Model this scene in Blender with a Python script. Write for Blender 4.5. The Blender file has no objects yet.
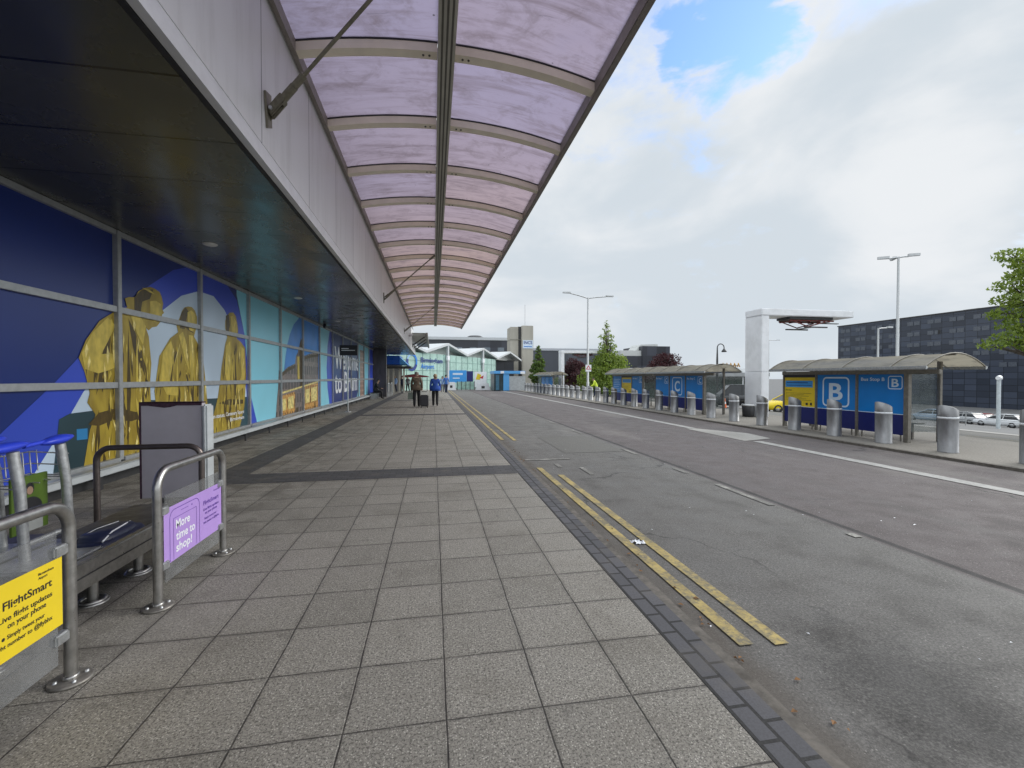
import bpy, bmesh, math, random
from mathutils import Vector, Matrix, noise as mnoise
from mathutils.geometry import tessellate_polygon
random.seed(7)
R = math.radians
scene = bpy.context.scene
COL = scene.collection

# ------------------------------------------------------------------ camera
cam = bpy.data.cameras.new('camera'); cam_o = bpy.data.objects.new('camera', cam); COL.objects.link(cam_o)
cam.sensor_width = 36; cam.lens = 440.5 / 1024 * 36; cam.clip_start = 0.05; cam.clip_end = 3000
cam_o.location = (0, 0, 1.56)
cam_o.rotation_euler = (math.pi / 2 - 0.01474, 0, -0.1768)
scene.camera = cam_o

# ------------------------------------------------------------------ light
scene.view_settings.view_transform = 'Standard'
scene.view_settings.look = 'None'
scene.view_settings.gamma = 1
scene.view_settings.exposure = 0.15
scene.view_settings.use_curve_mapping = False
scene.cycles.use_denoising = True
scene.cycles.denoising_input_passes = 'RGB_ALBEDO_NORMAL'
scene.cycles.denoising_prefilter = 'NONE'
SUN_AZ, SUN_EL = R(80), R(31)
world = bpy.data.worlds.new('World'); scene.world = world; world.use_nodes = True
def build_world():
    nt = world.node_tree; N = nt.nodes; L = nt.links
    for n in list(N): N.remove(n)
    out = N.new('ShaderNodeOutputWorld'); bg = N.new('ShaderNodeBackground'); L.new(bg.outputs[0], out.inputs[0])
    bg.inputs[1].default_value = 0.1
    sky = N.new('ShaderNodeTexSky'); sky.sky_type = 'NISHITA'; sky.sun_disc = False
    sky.sun_elevation = SUN_EL; sky.sun_rotation = SUN_AZ; sky.air_density = 1.0; sky.dust_density = 0.6
    tc = N.new('ShaderNodeTexCoord')
    sep = N.new('ShaderNodeSeparateXYZ'); L.new(tc.outputs['Generated'], sep.inputs[0])
    def M(op, a, b=None, c=None, clamp=False):
        n = N.new('ShaderNodeMath'); n.operation = op; n.use_clamp = clamp
        for i, v in enumerate((a, b, c)):
            if v is None: continue
            if isinstance(v, (int, float)): n.inputs[i].default_value = v
            else: L.new(v, n.inputs[i])
        return n.outputs[0]
    zc = M('MAXIMUM', sep.outputs[2], 0.0)
    den = M('ADD', zc, 0.22)
    cx = M('DIVIDE', sep.outputs[0], den); cy = M('DIVIDE', sep.outputs[1], den)
    cmb = N.new('ShaderNodeCombineXYZ'); L.new(cx, cmb.inputs[0]); L.new(cy, cmb.inputs[1])
    def noise(scale, detail, rough, off, dist=0.0, zs=1.9):
        mp = N.new('ShaderNodeMapping'); L.new(tc.outputs['Generated'], mp.inputs[0]); mp.inputs['Location'].default_value = off
        mp.inputs['Rotation'].default_value = (R(18), R(-14), R(35)); mp.inputs['Scale'].default_value = (1.0, 1.0, zs)
        n = N.new('ShaderNodeTexNoise'); L.new(mp.outputs[0], n.inputs[0]); n.inputs['Scale'].default_value = scale
        n.inputs['Detail'].default_value = detail; n.inputs['Roughness'].default_value = rough
        n.inputs['Distortion'].default_value = dist
        return n.outputs[0]
    def ramp(x, a, b):
        n = N.new('ShaderNodeMapRange'); n.interpolation_type = 'SMOOTHSTEP'; L.new(x, n.inputs[0])
        n.inputs[1].default_value = a; n.inputs[2].default_value = b
        if a > b: n.inputs[1].default_value, n.inputs[2].default_value, n.inputs[3].default_value, n.inputs[4].default_value = b, a, 1.0, 0.0
        return n.outputs[0]
    def hole(d, inner, outer, warp):
        dp = N.new('ShaderNodeVectorMath'); dp.operation = 'DOT_PRODUCT'; L.new(tc.outputs['Generated'], dp.inputs[0])
        dp.inputs[1].default_value = Vector(d).normalized()
        x = M('ADD', dp.outputs['Value'], M('MULTIPLY', M('SUBTRACT', warp, 0.5), 0.085))
        return ramp(x, outer, inner)
    nA = noise(4.2, 8, 0.55, (1.3, 4.1, 0.6), 0.3)
    nB = noise(2.1, 6, 0.5, (7.7, 2.2, 3.3), 0.4)
    nC = noise(6.5, 7, 0.6, (3.1, 9.2, 1.1), 0.2)
    h1 = hole((0.478, 0.678, 0.562), 1.004, 0.9945, nA)
    h2 = hole((0.60, 0.48, 0.66), 1.02, 0.985, nC)
    h3 = hole((0.375, 0.735, 0.56), 1.012, 0.984, nC)
    hs = M('MAXIMUM', h1, M('MULTIPLY', M('MAXIMUM', h2, h3), 0.55))
    thin = ramp(nC, 0.60, 0.75)
    cov = M('SUBTRACT', M('SUBTRACT', 1.0, hs), M('MULTIPLY', thin, 0.12), clamp=True)
    # cloud brightness: grey undersides, white lit tops
    shade = ramp(M('ADD', M('MULTIPLY', nB, 0.82), M('MULTIPLY', nA, 0.18)), 0.42, 0.60)
    mixc = N.new('ShaderNodeMix'); mixc.data_type = 'RGBA'; L.new(shade, mixc.inputs[0])
    mixc.inputs[6].default_value = (5.9, 6.5, 7.05, 1); mixc.inputs[7].default_value = (7.6, 7.85, 8.1, 1)
    # fill glow added outside the view, sunward and behind; also brighter (as under any overcast) towards the zenith
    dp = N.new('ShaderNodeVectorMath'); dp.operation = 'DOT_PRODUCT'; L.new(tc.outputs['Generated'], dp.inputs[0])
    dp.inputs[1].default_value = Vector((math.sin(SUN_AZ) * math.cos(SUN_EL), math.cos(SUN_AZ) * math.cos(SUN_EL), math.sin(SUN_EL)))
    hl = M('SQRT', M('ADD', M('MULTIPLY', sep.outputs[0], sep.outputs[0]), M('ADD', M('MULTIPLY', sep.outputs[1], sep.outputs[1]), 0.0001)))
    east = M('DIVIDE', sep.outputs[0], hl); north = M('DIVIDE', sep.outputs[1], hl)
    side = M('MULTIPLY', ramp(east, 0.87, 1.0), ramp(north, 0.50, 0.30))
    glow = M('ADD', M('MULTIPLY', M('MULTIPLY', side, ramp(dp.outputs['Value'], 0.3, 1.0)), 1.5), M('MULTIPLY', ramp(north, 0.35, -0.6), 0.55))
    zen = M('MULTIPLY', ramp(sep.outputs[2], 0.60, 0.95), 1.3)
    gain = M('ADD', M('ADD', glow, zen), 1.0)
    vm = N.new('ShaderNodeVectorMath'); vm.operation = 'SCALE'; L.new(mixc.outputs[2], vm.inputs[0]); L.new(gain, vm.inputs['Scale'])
    blu = N.new('ShaderNodeVectorMath'); blu.operation = 'MULTIPLY'; L.new(sky.outputs[0], blu.inputs[0]); blu.inputs[1].default_value = (1.75, 2.1, 2.5)
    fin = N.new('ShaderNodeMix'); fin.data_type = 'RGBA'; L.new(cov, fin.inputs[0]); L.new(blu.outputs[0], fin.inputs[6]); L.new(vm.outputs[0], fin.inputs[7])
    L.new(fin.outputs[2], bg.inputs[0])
build_world()
sun = bpy.data.lights.new('sun', 'SUN'); sun_o = bpy.data.objects.new('sun', sun); COL.objects.link(sun_o)
sun.energy = 1.5; sun.angle = R(28); sun.color = (1.0, 0.96, 0.9)
sun_o.rotation_euler = (math.pi / 2 - SUN_EL, 0, math.pi - SUN_AZ)
sun_o.location = (20, 20, 40)

# ------------------------------------------------------------------ materials
class NT:
    def __init__(s, name):
        s.m = bpy.data.materials.new(name); s.m.use_nodes = True; s.t = s.m.node_tree; s.N = s.t.nodes; s.L = s.t.links
        s.b = s.N['Principled BSDF']; s.out = s.N['Material Output']
        s._tc = None
    def tc(s):
        if not s._tc: s._tc = s.N.new('ShaderNodeTexCoord').outputs['Object']
        return s._tc
    def M(s, op, a, b=None, c=None, clamp=False):
        n = s.N.new('ShaderNodeMath'); n.operation = op; n.use_clamp = clamp
        for i, v in enumerate((a, b, c)):
            if v is None: continue
            if isinstance(v, (int, float)): n.inputs[i].default_value = v
            else: s.L.new(v, n.inputs[i])
        return n.outputs[0]
    def sep(s, v=None):
        n = s.N.new('ShaderNodeSeparateXYZ'); s.L.new(v or s.tc(), n.inputs[0]); return n.outputs
    def comb(s, x, y, z=0.0):
        n = s.N.new('ShaderNodeCombineXYZ')
        for i, v in enumerate((x, y, z)):
            if isinstance(v, (int, float)): n.inputs[i].default_value = v
            else: s.L.new(v, n.inputs[i])
        return n.outputs[0]
    def noise(s, scale, detail=4, rough=0.55, stretch=(1, 1, 1), vec=None, dist=0.0, off=(0, 0, 0)):
        mp = s.N.new('ShaderNodeMapping'); s.L.new(vec or s.tc(), mp.inputs[0]); mp.inputs['Scale'].default_value = stretch; mp.inputs['Location'].default_value = off
        n = s.N.new('ShaderNodeTexNoise'); s.L.new(mp.outputs[0], n.inputs[0]); n.inputs['Scale'].default_value = scale
        n.inputs['Detail'].default_value = detail; n.inputs['Roughness'].default_value = rough; n.inputs['Distortion'].default_value = dist
        return n.outputs[0]
    def white(s, vec):
        n = s.N.new('ShaderNodeTexWhiteNoise'); n.noise_dimensions = '3D'; s.L.new(vec, n.inputs[0]); return n.outputs[0]
    def ramp(s, x, a, b, lo=0.0, hi=1.0):
        n = s.N.new('ShaderNodeMapRange'); n.interpolation_type = 'SMOOTHSTEP'; s.L.new(x, n.inputs[0])
        for i, v in ((1, a), (2, b), (3, lo), (4, hi)): n.inputs[i].default_value = v
        return n.outputs[0]
    def mix(s, f, a, b, blend='MIX'):
        n = s.N.new('ShaderNodeMix'); n.data_type = 'RGBA'; n.blend_type = blend
        for i, v in ((0, f), (6, a), (7, b)):
            if isinstance(v, (int, float)): n.inputs[i].default_value = v
            elif isinstance(v, (tuple, list)): n.inputs[i].default_value = tuple(v[:3]) + (1,)
            else: s.L.new(v, n.inputs[i])
        return n.outputs[2]
    def col(s, v):
        if isinstance(v, (tuple, list)): s.b.inputs['Base Color'].default_value = tuple(v[:3]) + (1,)
        else: s.L.new(v, s.b.inputs['Base Color'])
    def set(s, k, v):
        if isinstance(v, (int, float)): s.b.inputs[k].default_value = v
        else: s.L.new(v, s.b.inputs[k])
    def bump(s, h, strength=0.3, dist=0.01):
        n = s.N.new('ShaderNodeBump'); n.inputs['Strength'].default_value = strength; n.inputs['Distance'].default_value = dist
        s.L.new(h, n.inputs['Height']); s.L.new(n.outputs[0], s.b.inputs['Normal'])
MATS = {}
def mat(name, c, rough=0.5, metal=0.0, var=0.12, scale=6.0, grime=None, stretch=(1, 1, 1), bump=0.0, spec=None):
    if name in MATS: return MATS[name]
    n = NT(name)
    f = n.noise(0.5 if name.startswith('print_') and not name.startswith('print_gold') else scale, 5 if not name.startswith('print_') else 2, 0.6, stretch)
    lo = [x * (1 - var) for x in c]; hi = [min(1, x * (1 + var)) for x in c]
    base = n.mix(n.ramp(f, 0.3, 0.7), lo, hi)
    if grime:
        g = n.noise(scale * 0.35, 6, 0.65, stretch, off=(3, 7, 1))
        base = n.mix(n.ramp(g, 0.5, 0.75, 0, grime[1]), base, grime[0])
    n.col(base); n.set('Metallic', metal)
    r2 = n.noise(scale * 2.3, 4, 0.6, stretch, off=(1, 2, 5))
    n.set('Roughness', rough if name.startswith('print') else n.ramp(r2, 0.2, 0.8, max(0.02, rough - 0.08), min(1, rough + 0.08)))
    if spec is not None: n.set('Specular IOR Level', spec)
    if bump: n.bump(f, bump, 0.01)
    MATS[name] = n.m; return n.m
def glass(name, tint=(0.8, 0.85, 0.85), alpha=0.3, rough=0.05):
    if name in MATS: return MATS[name]
    n = NT(name)
    g = n.noise(2.5, 5, 0.6)
    n.col(n.mix(n.ramp(g, 0.35, 0.7), [x * 0.8 for x in tint], tint)); n.set('Roughness', rough)
    n.set('Alpha', n.ramp(g, 0.3, 0.75, alpha * 0.75, min(1, alpha * 1.25)))
    MATS[name] = n.m; return n.m

def slab_material():
    n = NT('paving_slabs'); s = n.sep()
    x = n.M('DIVIDE', n.M('SUBTRACT', s[0], 0.054), 0.45); y = n.M('DIVIDE', n.M('SUBTRACT', s[1], 2.004), 0.45)
    wob = n.M('MULTIPLY', n.M('SUBTRACT', n.noise(3.0, 3), 0.5), 0.03)
    x = n.M('ADD', x, wob); y = n.M('ADD', y, wob)
    ix, iy = n.M('FLOOR', x), n.M('FLOOR', y)
    fx, fy = n.M('FRACT', x), n.M('FRACT', y)
    dx = n.M('MINIMUM', fx, n.M('SUBTRACT', 1.0, fx)); dy = n.M('MINIMUM', fy, n.M('SUBTRACT', 1.0, fy))
    d = n.M('MINIMUM', dx, dy)
    jw = n.ramp(n.noise(14, 4, 0.7), 0.3, 0.7, 0.003, 0.012)
    joint = n.M('LESS_THAN', d, jw)
    edge = n.ramp(d, 0.0, 0.07, 1, 0)
    rnd = n.white(n.comb(ix, iy))
    c = n.mix(rnd, (0.262, 0.246, 0.212), (0.322, 0.302, 0.262))
    fine = n.noise(85, 4, 0.9); c = n.mix(n.ramp(fine, 0.45, 0.62), c, (0.050, 0.046, 0.039), 'MIX')
    med = n.noise(22, 4, 0.7); c = n.mix(n.ramp(med, 0.52, 0.72, 0, 0.35), c, (0.10, 0.092, 0.077))
    v = n.N.new('ShaderNodeTexVoronoi'); n.L.new(n.tc(), v.inputs[0]); v.inputs['Scale'].default_value = 95
    sp = n.M('LESS_THAN', v.outputs['Distance'], 0.34); spr = n.sep(v.outputs['Color'])
    c = n.mix(n.M('MULTIPLY', sp, n.ramp(spr[0], 0.35, 0.95, 0.0, 0.85)), c, (0.50, 0.475, 0.42))
    big = n.noise(1.3, 6, 0.62); c = n.mix(n.ramp(big, 0.48, 0.74, 0, 0.38), c, (0.10, 0.088, 0.070))
    big2 = n.noise(4.5, 6, 0.7, off=(5, 1, 0)); c = n.mix(n.ramp(big2, 0.60, 0.72, 0, 0.55), c, (0.06, 0.055, 0.047))
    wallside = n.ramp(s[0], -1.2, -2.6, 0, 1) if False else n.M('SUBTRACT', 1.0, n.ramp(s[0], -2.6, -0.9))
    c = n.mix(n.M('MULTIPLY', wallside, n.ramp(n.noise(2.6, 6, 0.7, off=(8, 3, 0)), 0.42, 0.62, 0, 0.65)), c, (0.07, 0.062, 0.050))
    lgt = n.noise(0.7, 4, 0.5, off=(2, 8, 0)); c = n.mix(n.ramp(lgt, 0.5, 0.75, 0, 0.25), c, (0.30, 0.28, 0.25))
    gum = n.N.new('ShaderNodeTexVoronoi'); n.L.new(n.tc(), gum.inputs[0]); gum.inputs['Scale'].default_value = 1.9
    c = n.mix(n.M('MULTIPLY', n.ramp(gum.outputs['Distance'], 0.022, 0.04, 1, 0), 0.6), c, (0.055, 0.05, 0.045))
    c = n.mix(n.M('MULTIPLY', edge, n.ramp(n.noise(2.2, 4), 0.3, 0.7, 0.1, 0.5)), c, (0.07, 0.062, 0.052))
    c = n.mix(n.M('MULTIPLY', joint, 0.9), c, (0.035, 0.031, 0.027))
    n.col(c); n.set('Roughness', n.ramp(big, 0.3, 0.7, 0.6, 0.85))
    h = n.M('ADD', n.M('MULTIPLY', n.M('SUBTRACT', 1.0, n.ramp(d, 0.0, 0.016, 1, 0)), 1.0), n.M('MULTIPLY', fine, 0.22))
    h = n.M('ADD', h, n.M('MULTIPLY', rnd, 0.12))
    n.bump(h, 0.55, 0.006)
    return n.m
def brick_material(name, c1, c2, mortar, lx, ly, along_y=True, mort=0.006):
    n = NT(name); s = n.sep()
    v = n.comb(s[1], s[0]) if along_y else n.comb(s[0], s[1])
    b = n.N.new('ShaderNodeTexBrick'); n.L.new(v, b.inputs[0])
    b.inputs['Scale'].default_value = 1; b.inputs['Brick Width'].default_value = lx; b.inputs['Row Height'].default_value = ly
    b.inputs['Mortar Size'].default_value = mort; b.inputs['Mortar Smooth'].default_value = 0.1
    b.inputs[1].default_value = c1 + (1,); b.inputs[2].default_value = c2 + (1,); b.inputs[3].default_value = mortar + (1,)
    f = n.noise(90, 3, 0.7); c = n.mix(n.ramp(f, 0.35, 0.7), b.outputs[0], n.mix(0.5, b.outputs[0], (0.05, 0.05, 0.05)))
    g = n.noise(2.1, 5, 0.6); c = n.mix(n.ramp(g, 0.5, 0.75, 0, 0.5), c, (0.14, 0.125, 0.105))
    n.col(c); n.set('Roughness', 0.75)
    n.bump(n.M('SUBTRACT', n.M('MULTIPLY', f, 0.2), b.outputs['Fac']), 0.5, 0.006)
    return n.m
def asphalt_material():
    n = NT('road_asphalt'); s = n.sep()
    warpx = n.M('ADD', s[0], n.M('MULTIPLY', n.M('SUBTRACT', n.noise(0.8, 4, 0.5, (1, 0.3, 1)), 0.5), 0.12))
    right = n.ramp(warpx, 4.27, 4.29)
    f = n.noise(62, 4, 0.85); f2 = n.noise(180, 2, 0.8)
    c1 = n.mix(n.ramp(f, 0.3, 0.72), (0.056, 0.053, 0.049), (0.182, 0.173, 0.159))
    c2 = n.mix(n.ramp(f, 0.3, 0.72), (0.054, 0.045, 0.044), (0.132, 0.110, 0.106))
    c = n.mix(right, c1, c2)
    v = n.N.new('ShaderNodeTexVoronoi'); n.L.new(n.tc(), v.inputs[0]); v.inputs['Scale'].default_value = 60
    sp = n.M('LESS_THAN', v.outputs['Distance'], 0.24); spr = n.sep(v.outputs['Color'])
    c = n.mix(n.M('MULTIPLY', sp, n.ramp(spr[0], 0.75, 0.98, 0, 0.7)), c, (0.38, 0.36, 0.33))
    wheel = n.noise(0.9, 5, 0.55, (1.6, 0.12, 1)); c = n.mix(n.ramp(wheel, 0.48, 0.75, 0, 0.42), c, (0.068, 0.064, 0.06))
    mott = n.noise(2.4, 6, 0.65, off=(4, 4, 0)); c = n.mix(n.ramp(mott, 0.52, 0.74, 0, 0.4), c, (0.062, 0.058, 0.053))
    pale = n.noise(0.5, 5, 0.6, (1, 0.3, 1), off=(9, 1, 0)); c = n.mix(n.ramp(pale, 0.52, 0.75, 0, 0.3), c, (0.25, 0.235, 0.21))
    # oil stain of the standing bay and dirt along the kerb
    ex = n.M('DIVIDE', n.M('SUBTRACT', s[0], 2.46), 0.50); ey = n.M('DIVIDE', n.M('SUBTRACT', s[1], 1.85), 0.75)
    r = n.M('SQRT', n.M('ADD', n.M('MULTIPLY', ex, ex), n.M('MULTIPLY', ey, ey)))
    r = n.M('ADD', r, n.M('MULTIPLY', n.M('SUBTRACT', n.noise(4.0, 8, 0.8), 0.5), 2.2)); r = n.M('ADD', r, n.M('MULTIPLY', n.M('SUBTRACT', n.noise(55, 3, 0.8), 0.5), 1.1))
    c = n.mix(n.M('MULTIPLY', n.ramp(r, 0.30, 1.15, 1, 0), n.ramp(f, 0.35, 0.65, 0.85, 0.45)), c, (0.024, 0.022, 0.020))
    kerb = n.ramp(n.M('ADD', s[0], n.M('MULTIPLY', n.M('SUBTRACT', n.noise(3, 5, 0.6), 0.5), 0.35)), 1.66, 1.95, 1, 0)
    c = n.mix(n.M('MULTIPLY', kerb, 0.72), c, (0.075, 0.06, 0.045))
    seam = n.M('ABSOLUTE', n.M('SUBTRACT', warpx, 4.36))
    c = n.mix(n.M('MULTIPLY', n.ramp(seam, 0.02, 0.06, 1, 0), 0.95), c, (0.022, 0.02, 0.019))
    crk = n.N.new('ShaderNodeTexVoronoi'); crk.feature = 'DISTANCE_TO_EDGE'; 
    wv = n.N.new('ShaderNodeVectorMath'); wv.operation = 'ADD'; n.L.new(n.tc(), wv.inputs[0])
    n.L.new(n.comb(n.noise(1.5, 5), n.noise(1.7, 5, off=(3, 3, 3))), wv.inputs[1]); n.L.new(wv.outputs[0], crk.inputs[0]); crk.inputs['Scale'].default_value = 0.33
    c = n.mix(n.M('MULTIPLY', n.ramp(crk.outputs['Distance'], 0.002, 0.006, 1, 0), n.ramp(n.noise(0.6, 3), 0.45, 0.6, 0, 0.8)), c, (0.03, 0.028, 0.026))
    n.col(c); n.set('Roughness', n.ramp(mott, 0.3, 0.7, 0.62, 0.85))
    n.bump(n.M('ADD', f, n.M('MULTIPLY', f2, 0.6)), 0.6, 0.006)
    return n.m
def plain_ground(name, lo, hi, dirt, sc=40):
    n = NT(name)
    f = n.noise(sc, 4, 0.7); c = n.mix(n.ramp(f, 0.3, 0.72), lo, hi)
    g = n.noise(0.6, 6, 0.6, (1, 0.4, 1)); c = n.mix(n.ramp(g, 0.45, 0.72, 0, 0.6), c, dirt)
    n.col(c); n.set('Roughness', 0.8); n.bump(f, 0.5, 0.006); return n.m
def worn_paint(name, c, under, amount=0.5):
    n = NT(name)
    f = n.noise(28, 6, 0.75); g = n.noise(3.0, 4, 0.6)
    m = n.ramp(n.M('ADD', f, n.M('MULTIPLY', n.M('SUBTRACT', g, 0.5), 0.9)), amount, amount + 0.28)
    cc = n.mix(n.ramp(n.noise(9, 4), 0.3, 0.7), [x * 0.72 for x in c], c)
    n.col(n.mix(m, cc, under)); n.set('Roughness', 0.7); n.bump(n.noise(70, 3, 0.75), 0.5, 0.005); return n.m

M_slab = slab_material()
M_darkband = brick_material('dark_paviours', (0.050, 0.050, 0.054), (0.085, 0.083, 0.086), (0.03, 0.028, 0.026), 0.2, 0.1, False, 0.007)
M_edgeblock = brick_material('edge_blocks', (0.075, 0.075, 0.083), (0.110, 0.108, 0.118), (0.012, 0.011, 0.010), 0.205, 0.105, True, 0.010)
M_kerb = mat('kerb_concrete', (0.125, 0.112, 0.095), 0.8, 0, 0.3, 14, ((0.05, 0.043, 0.033), 0.8), bump=0.3)
M_asphalt = asphalt_material()
M_patch = plain_ground('patched_asphalt', (0.078, 0.075, 0.068), (0.165, 0.158, 0.142), (0.06, 0.057, 0.052), 60)
M_island = plain_ground('island_concrete', (0.15, 0.135, 0.115), (0.245, 0.225, 0.195), (0.085, 0.073, 0.056), 30)
M_land = plain_ground('outer_tarmac', (0.10, 0.10, 0.10), (0.17, 0.168, 0.165), (0.08, 0.08, 0.082), 8)
M_conc = plain_ground('pale_concrete', (0.25, 0.24, 0.22), (0.36, 0.345, 0.32), (0.16, 0.15, 0.135), 20)
M_yellow = worn_paint('yellow_road_paint', (0.47, 0.36, 0.125), (0.17, 0.15, 0.10), 0.38)
M_whitep = worn_paint('white_road_paint', (0.36, 0.345, 0.31), (0.14, 0.133, 0.12), 0.26)
M_channel = worn_paint('channel_strip', (0.36, 0.35, 0.33), (0.20, 0.19, 0.17), 0.50)

steel = lambda: mat('brushed_steel', (0.44, 0.43, 0.41), 0.34, 0.95, 0.14, 20, ((0.22, 0.20, 0.17), 0.4))
M_steel = steel()
M_galv = mat('galvanised_steel', (0.50, 0.51, 0.51), 0.45, 0.85, 0.18, 26)
M_boll = mat('bollard_steel', (0.225, 0.225, 0.228), 0.42, 0.7, 0.14, 9, ((0.15, 0.14, 0.125), 0.6), (1, 1, 0.4))
M_foot = mat('dull_foot_steel', (0.24, 0.225, 0.20), 0.5, 0.6, 0.25, 18, ((0.10, 0.085, 0.065), 0.7))
M_band = mat('reflective_band', (0.72, 0.74, 0.76), 0.4, 0.0, 0.08)
M_frame = mat('window_frame_aluminium', (0.40, 0.415, 0.42), 0.4, 0.35, 0.08, 12, ((0.22, 0.22, 0.21), 0.35))
M_wframe = mat('pale_rail_paint', (0.50, 0.53, 0.54), 0.45, 0.1, 0.1, 5, ((0.25, 0.25, 0.24), 0.5), (1, 0.3, 1))
M_black = mat('black_gasket_shadow_gap', (0.015, 0.015, 0.016), 0.6)
M_darkgrey = mat('dark_grey_metal', (0.06, 0.06, 0.062), 0.45, 0.4)
M_white = mat('white_paint', (0.84, 0.85, 0.87), 0.45, 0, 0.05, 3, ((0.55, 0.55, 0.54), 0.4))
M_brownsteel = mat('weathered_bronze_steel', (0.21, 0.195, 0.17), 0.5, 0.45, 0.15, 14)
M_blueplastic = mat('royal_blue_plastic', (0.025, 0.055, 0.58), 0.38, 0, 0.1)
M_navyplastic = mat('dark_navy_plastic', (0.010, 0.015, 0.045), 0.45)
M_navy = mat('print_navy', (0.008, 0.026, 0.17), 0.3, 0, 0.06)
M_royal = mat('print_royal', (0.035, 0.075, 0.52), 0.3, 0, 0.08)
M_cyan = mat('print_cyan', (0.26, 0.66, 0.80), 0.3, 0, 0.05)
M_skyprint = mat('print_sky', (0.52, 0.64, 0.76), 0.3, 0, 0.18, 0.8)
M_deepsky = mat('print_deep_sky', (0.05, 0.25, 0.68), 0.3, 0, 0.2, 0.8)
M_teal = mat('print_teal', (0.025, 0.06, 0.075), 0.3, 0, 0.5, 3)
M_winblue = mat('print_window_blue', (0.03, 0.22, 0.48), 0.3)
M_whiteprint = mat('print_white', (0.80, 0.82, 0.85), 0.35, 0, 0.03)
M_blackprint = mat('print_black', (0.02, 0.02, 0.022), 0.4)
def gold_material():
    n = NT('print_gold')
    f = n.noise(2.0, 3, 0.5, (1, 1.9, 0.7), dist=0.4); g = n.noise(6, 3, 0.5, (1, 1.9, 0.6), off=(4, 1, 2), dist=0.6)
    c = n.mix(n.ramp(f, 0.2, 0.8), (0.24, 0.165, 0.018), (0.46, 0.34, 0.035))
    c = n.mix(n.ramp(g, 0.50, 0.85, 0, 0.35), c, (0.52, 0.42, 0.11)); c = n.mix(n.ramp(g, 0.15, 0.45, 0.35, 0), c, (0.12, 0.08, 0.010))
    n.col(c); n.set('Roughness', 0.35); return n.m
M_gold = gold_material()
M_golddark = mat('print_gold_shadow', (0.075, 0.048, 0.008), 0.35, 0, 0.3, 5, None, (1, 3, 1))
M_goldpale = mat('print_gold_pale', (0.74, 0.62, 0.22), 0.35, 0, 0.3, 9)
M_goldlight = mat('print_gold_light', (0.56, 0.43, 0.07), 0.35, 0, 0.2, 4, None, (1, 2, 1))
def building_print(name, lo, hi, sx, sz):
    n = NT(name); s = n.sep()
    a = n.M('FRACT', n.M('MULTIPLY', s[1], sx)); b = n.M('FRACT', n.M('MULTIPLY', s[2], sz))
    w = n.M('MULTIPLY', n.M('GREATER_THAN', a, 0.45), n.M('GREATER_THAN', b, 0.35))
    c = n.mix(n.ramp(n.noise(6, 5), 0.3, 0.7), lo, hi); c = n.mix(n.M('MULTIPLY', w, 0.75), c, [x * 0.3 for x in lo])
    n.col(c); n.set('Roughness', 0.3); return n.m
M_bldprint = building_print('print_facade', (0.14, 0.12, 0.115), (0.27, 0.22, 0.19), 3.2, 2.0)
M_glowprint = building_print('print_lit_shops', (0.42, 0.19, 0.03), (0.74, 0.43, 0.12), 4.0, 2.4)
M_stripprint = building_print('print_market', (0.34, 0.20, 0.15), (0.55, 0.40, 0.33), 2.2, 3.2)
M_signyellow = mat('sign_yellow', (0.78, 0.58, 0.02), 0.4, 0, 0.05, 3)
M_signpurple = mat('sign_lilac', (0.44, 0.28, 0.66), 0.4, 0, 0.05, 3)
M_signpurple_d = mat('sign_violet_ink', (0.10, 0.04, 0.30), 0.4)
M_signblue = mat('sign_bright_blue', (0.004, 0.205, 0.62), 0.35, 0, 0.05, 2)
M_signnavy = mat('sign_navy', (0.010, 0.017, 0.14), 0.35, 0, 0.06)
M_signpale = mat('sign_pale_blue', (0.66, 0.78, 0.90), 0.35, 0, 0.03)
M_signcyan = mat('sign_cyan', (0.05, 0.33, 0.78), 0.35, 0, 0.05)
M_acrylic = glass('scratched_acrylic', (0.26, 0.265, 0.265), 0.36, 0.2)
M_shelterglass = glass('shelter_glass', (0.14, 0.17, 0.17), 0.35, 0.04)

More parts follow.
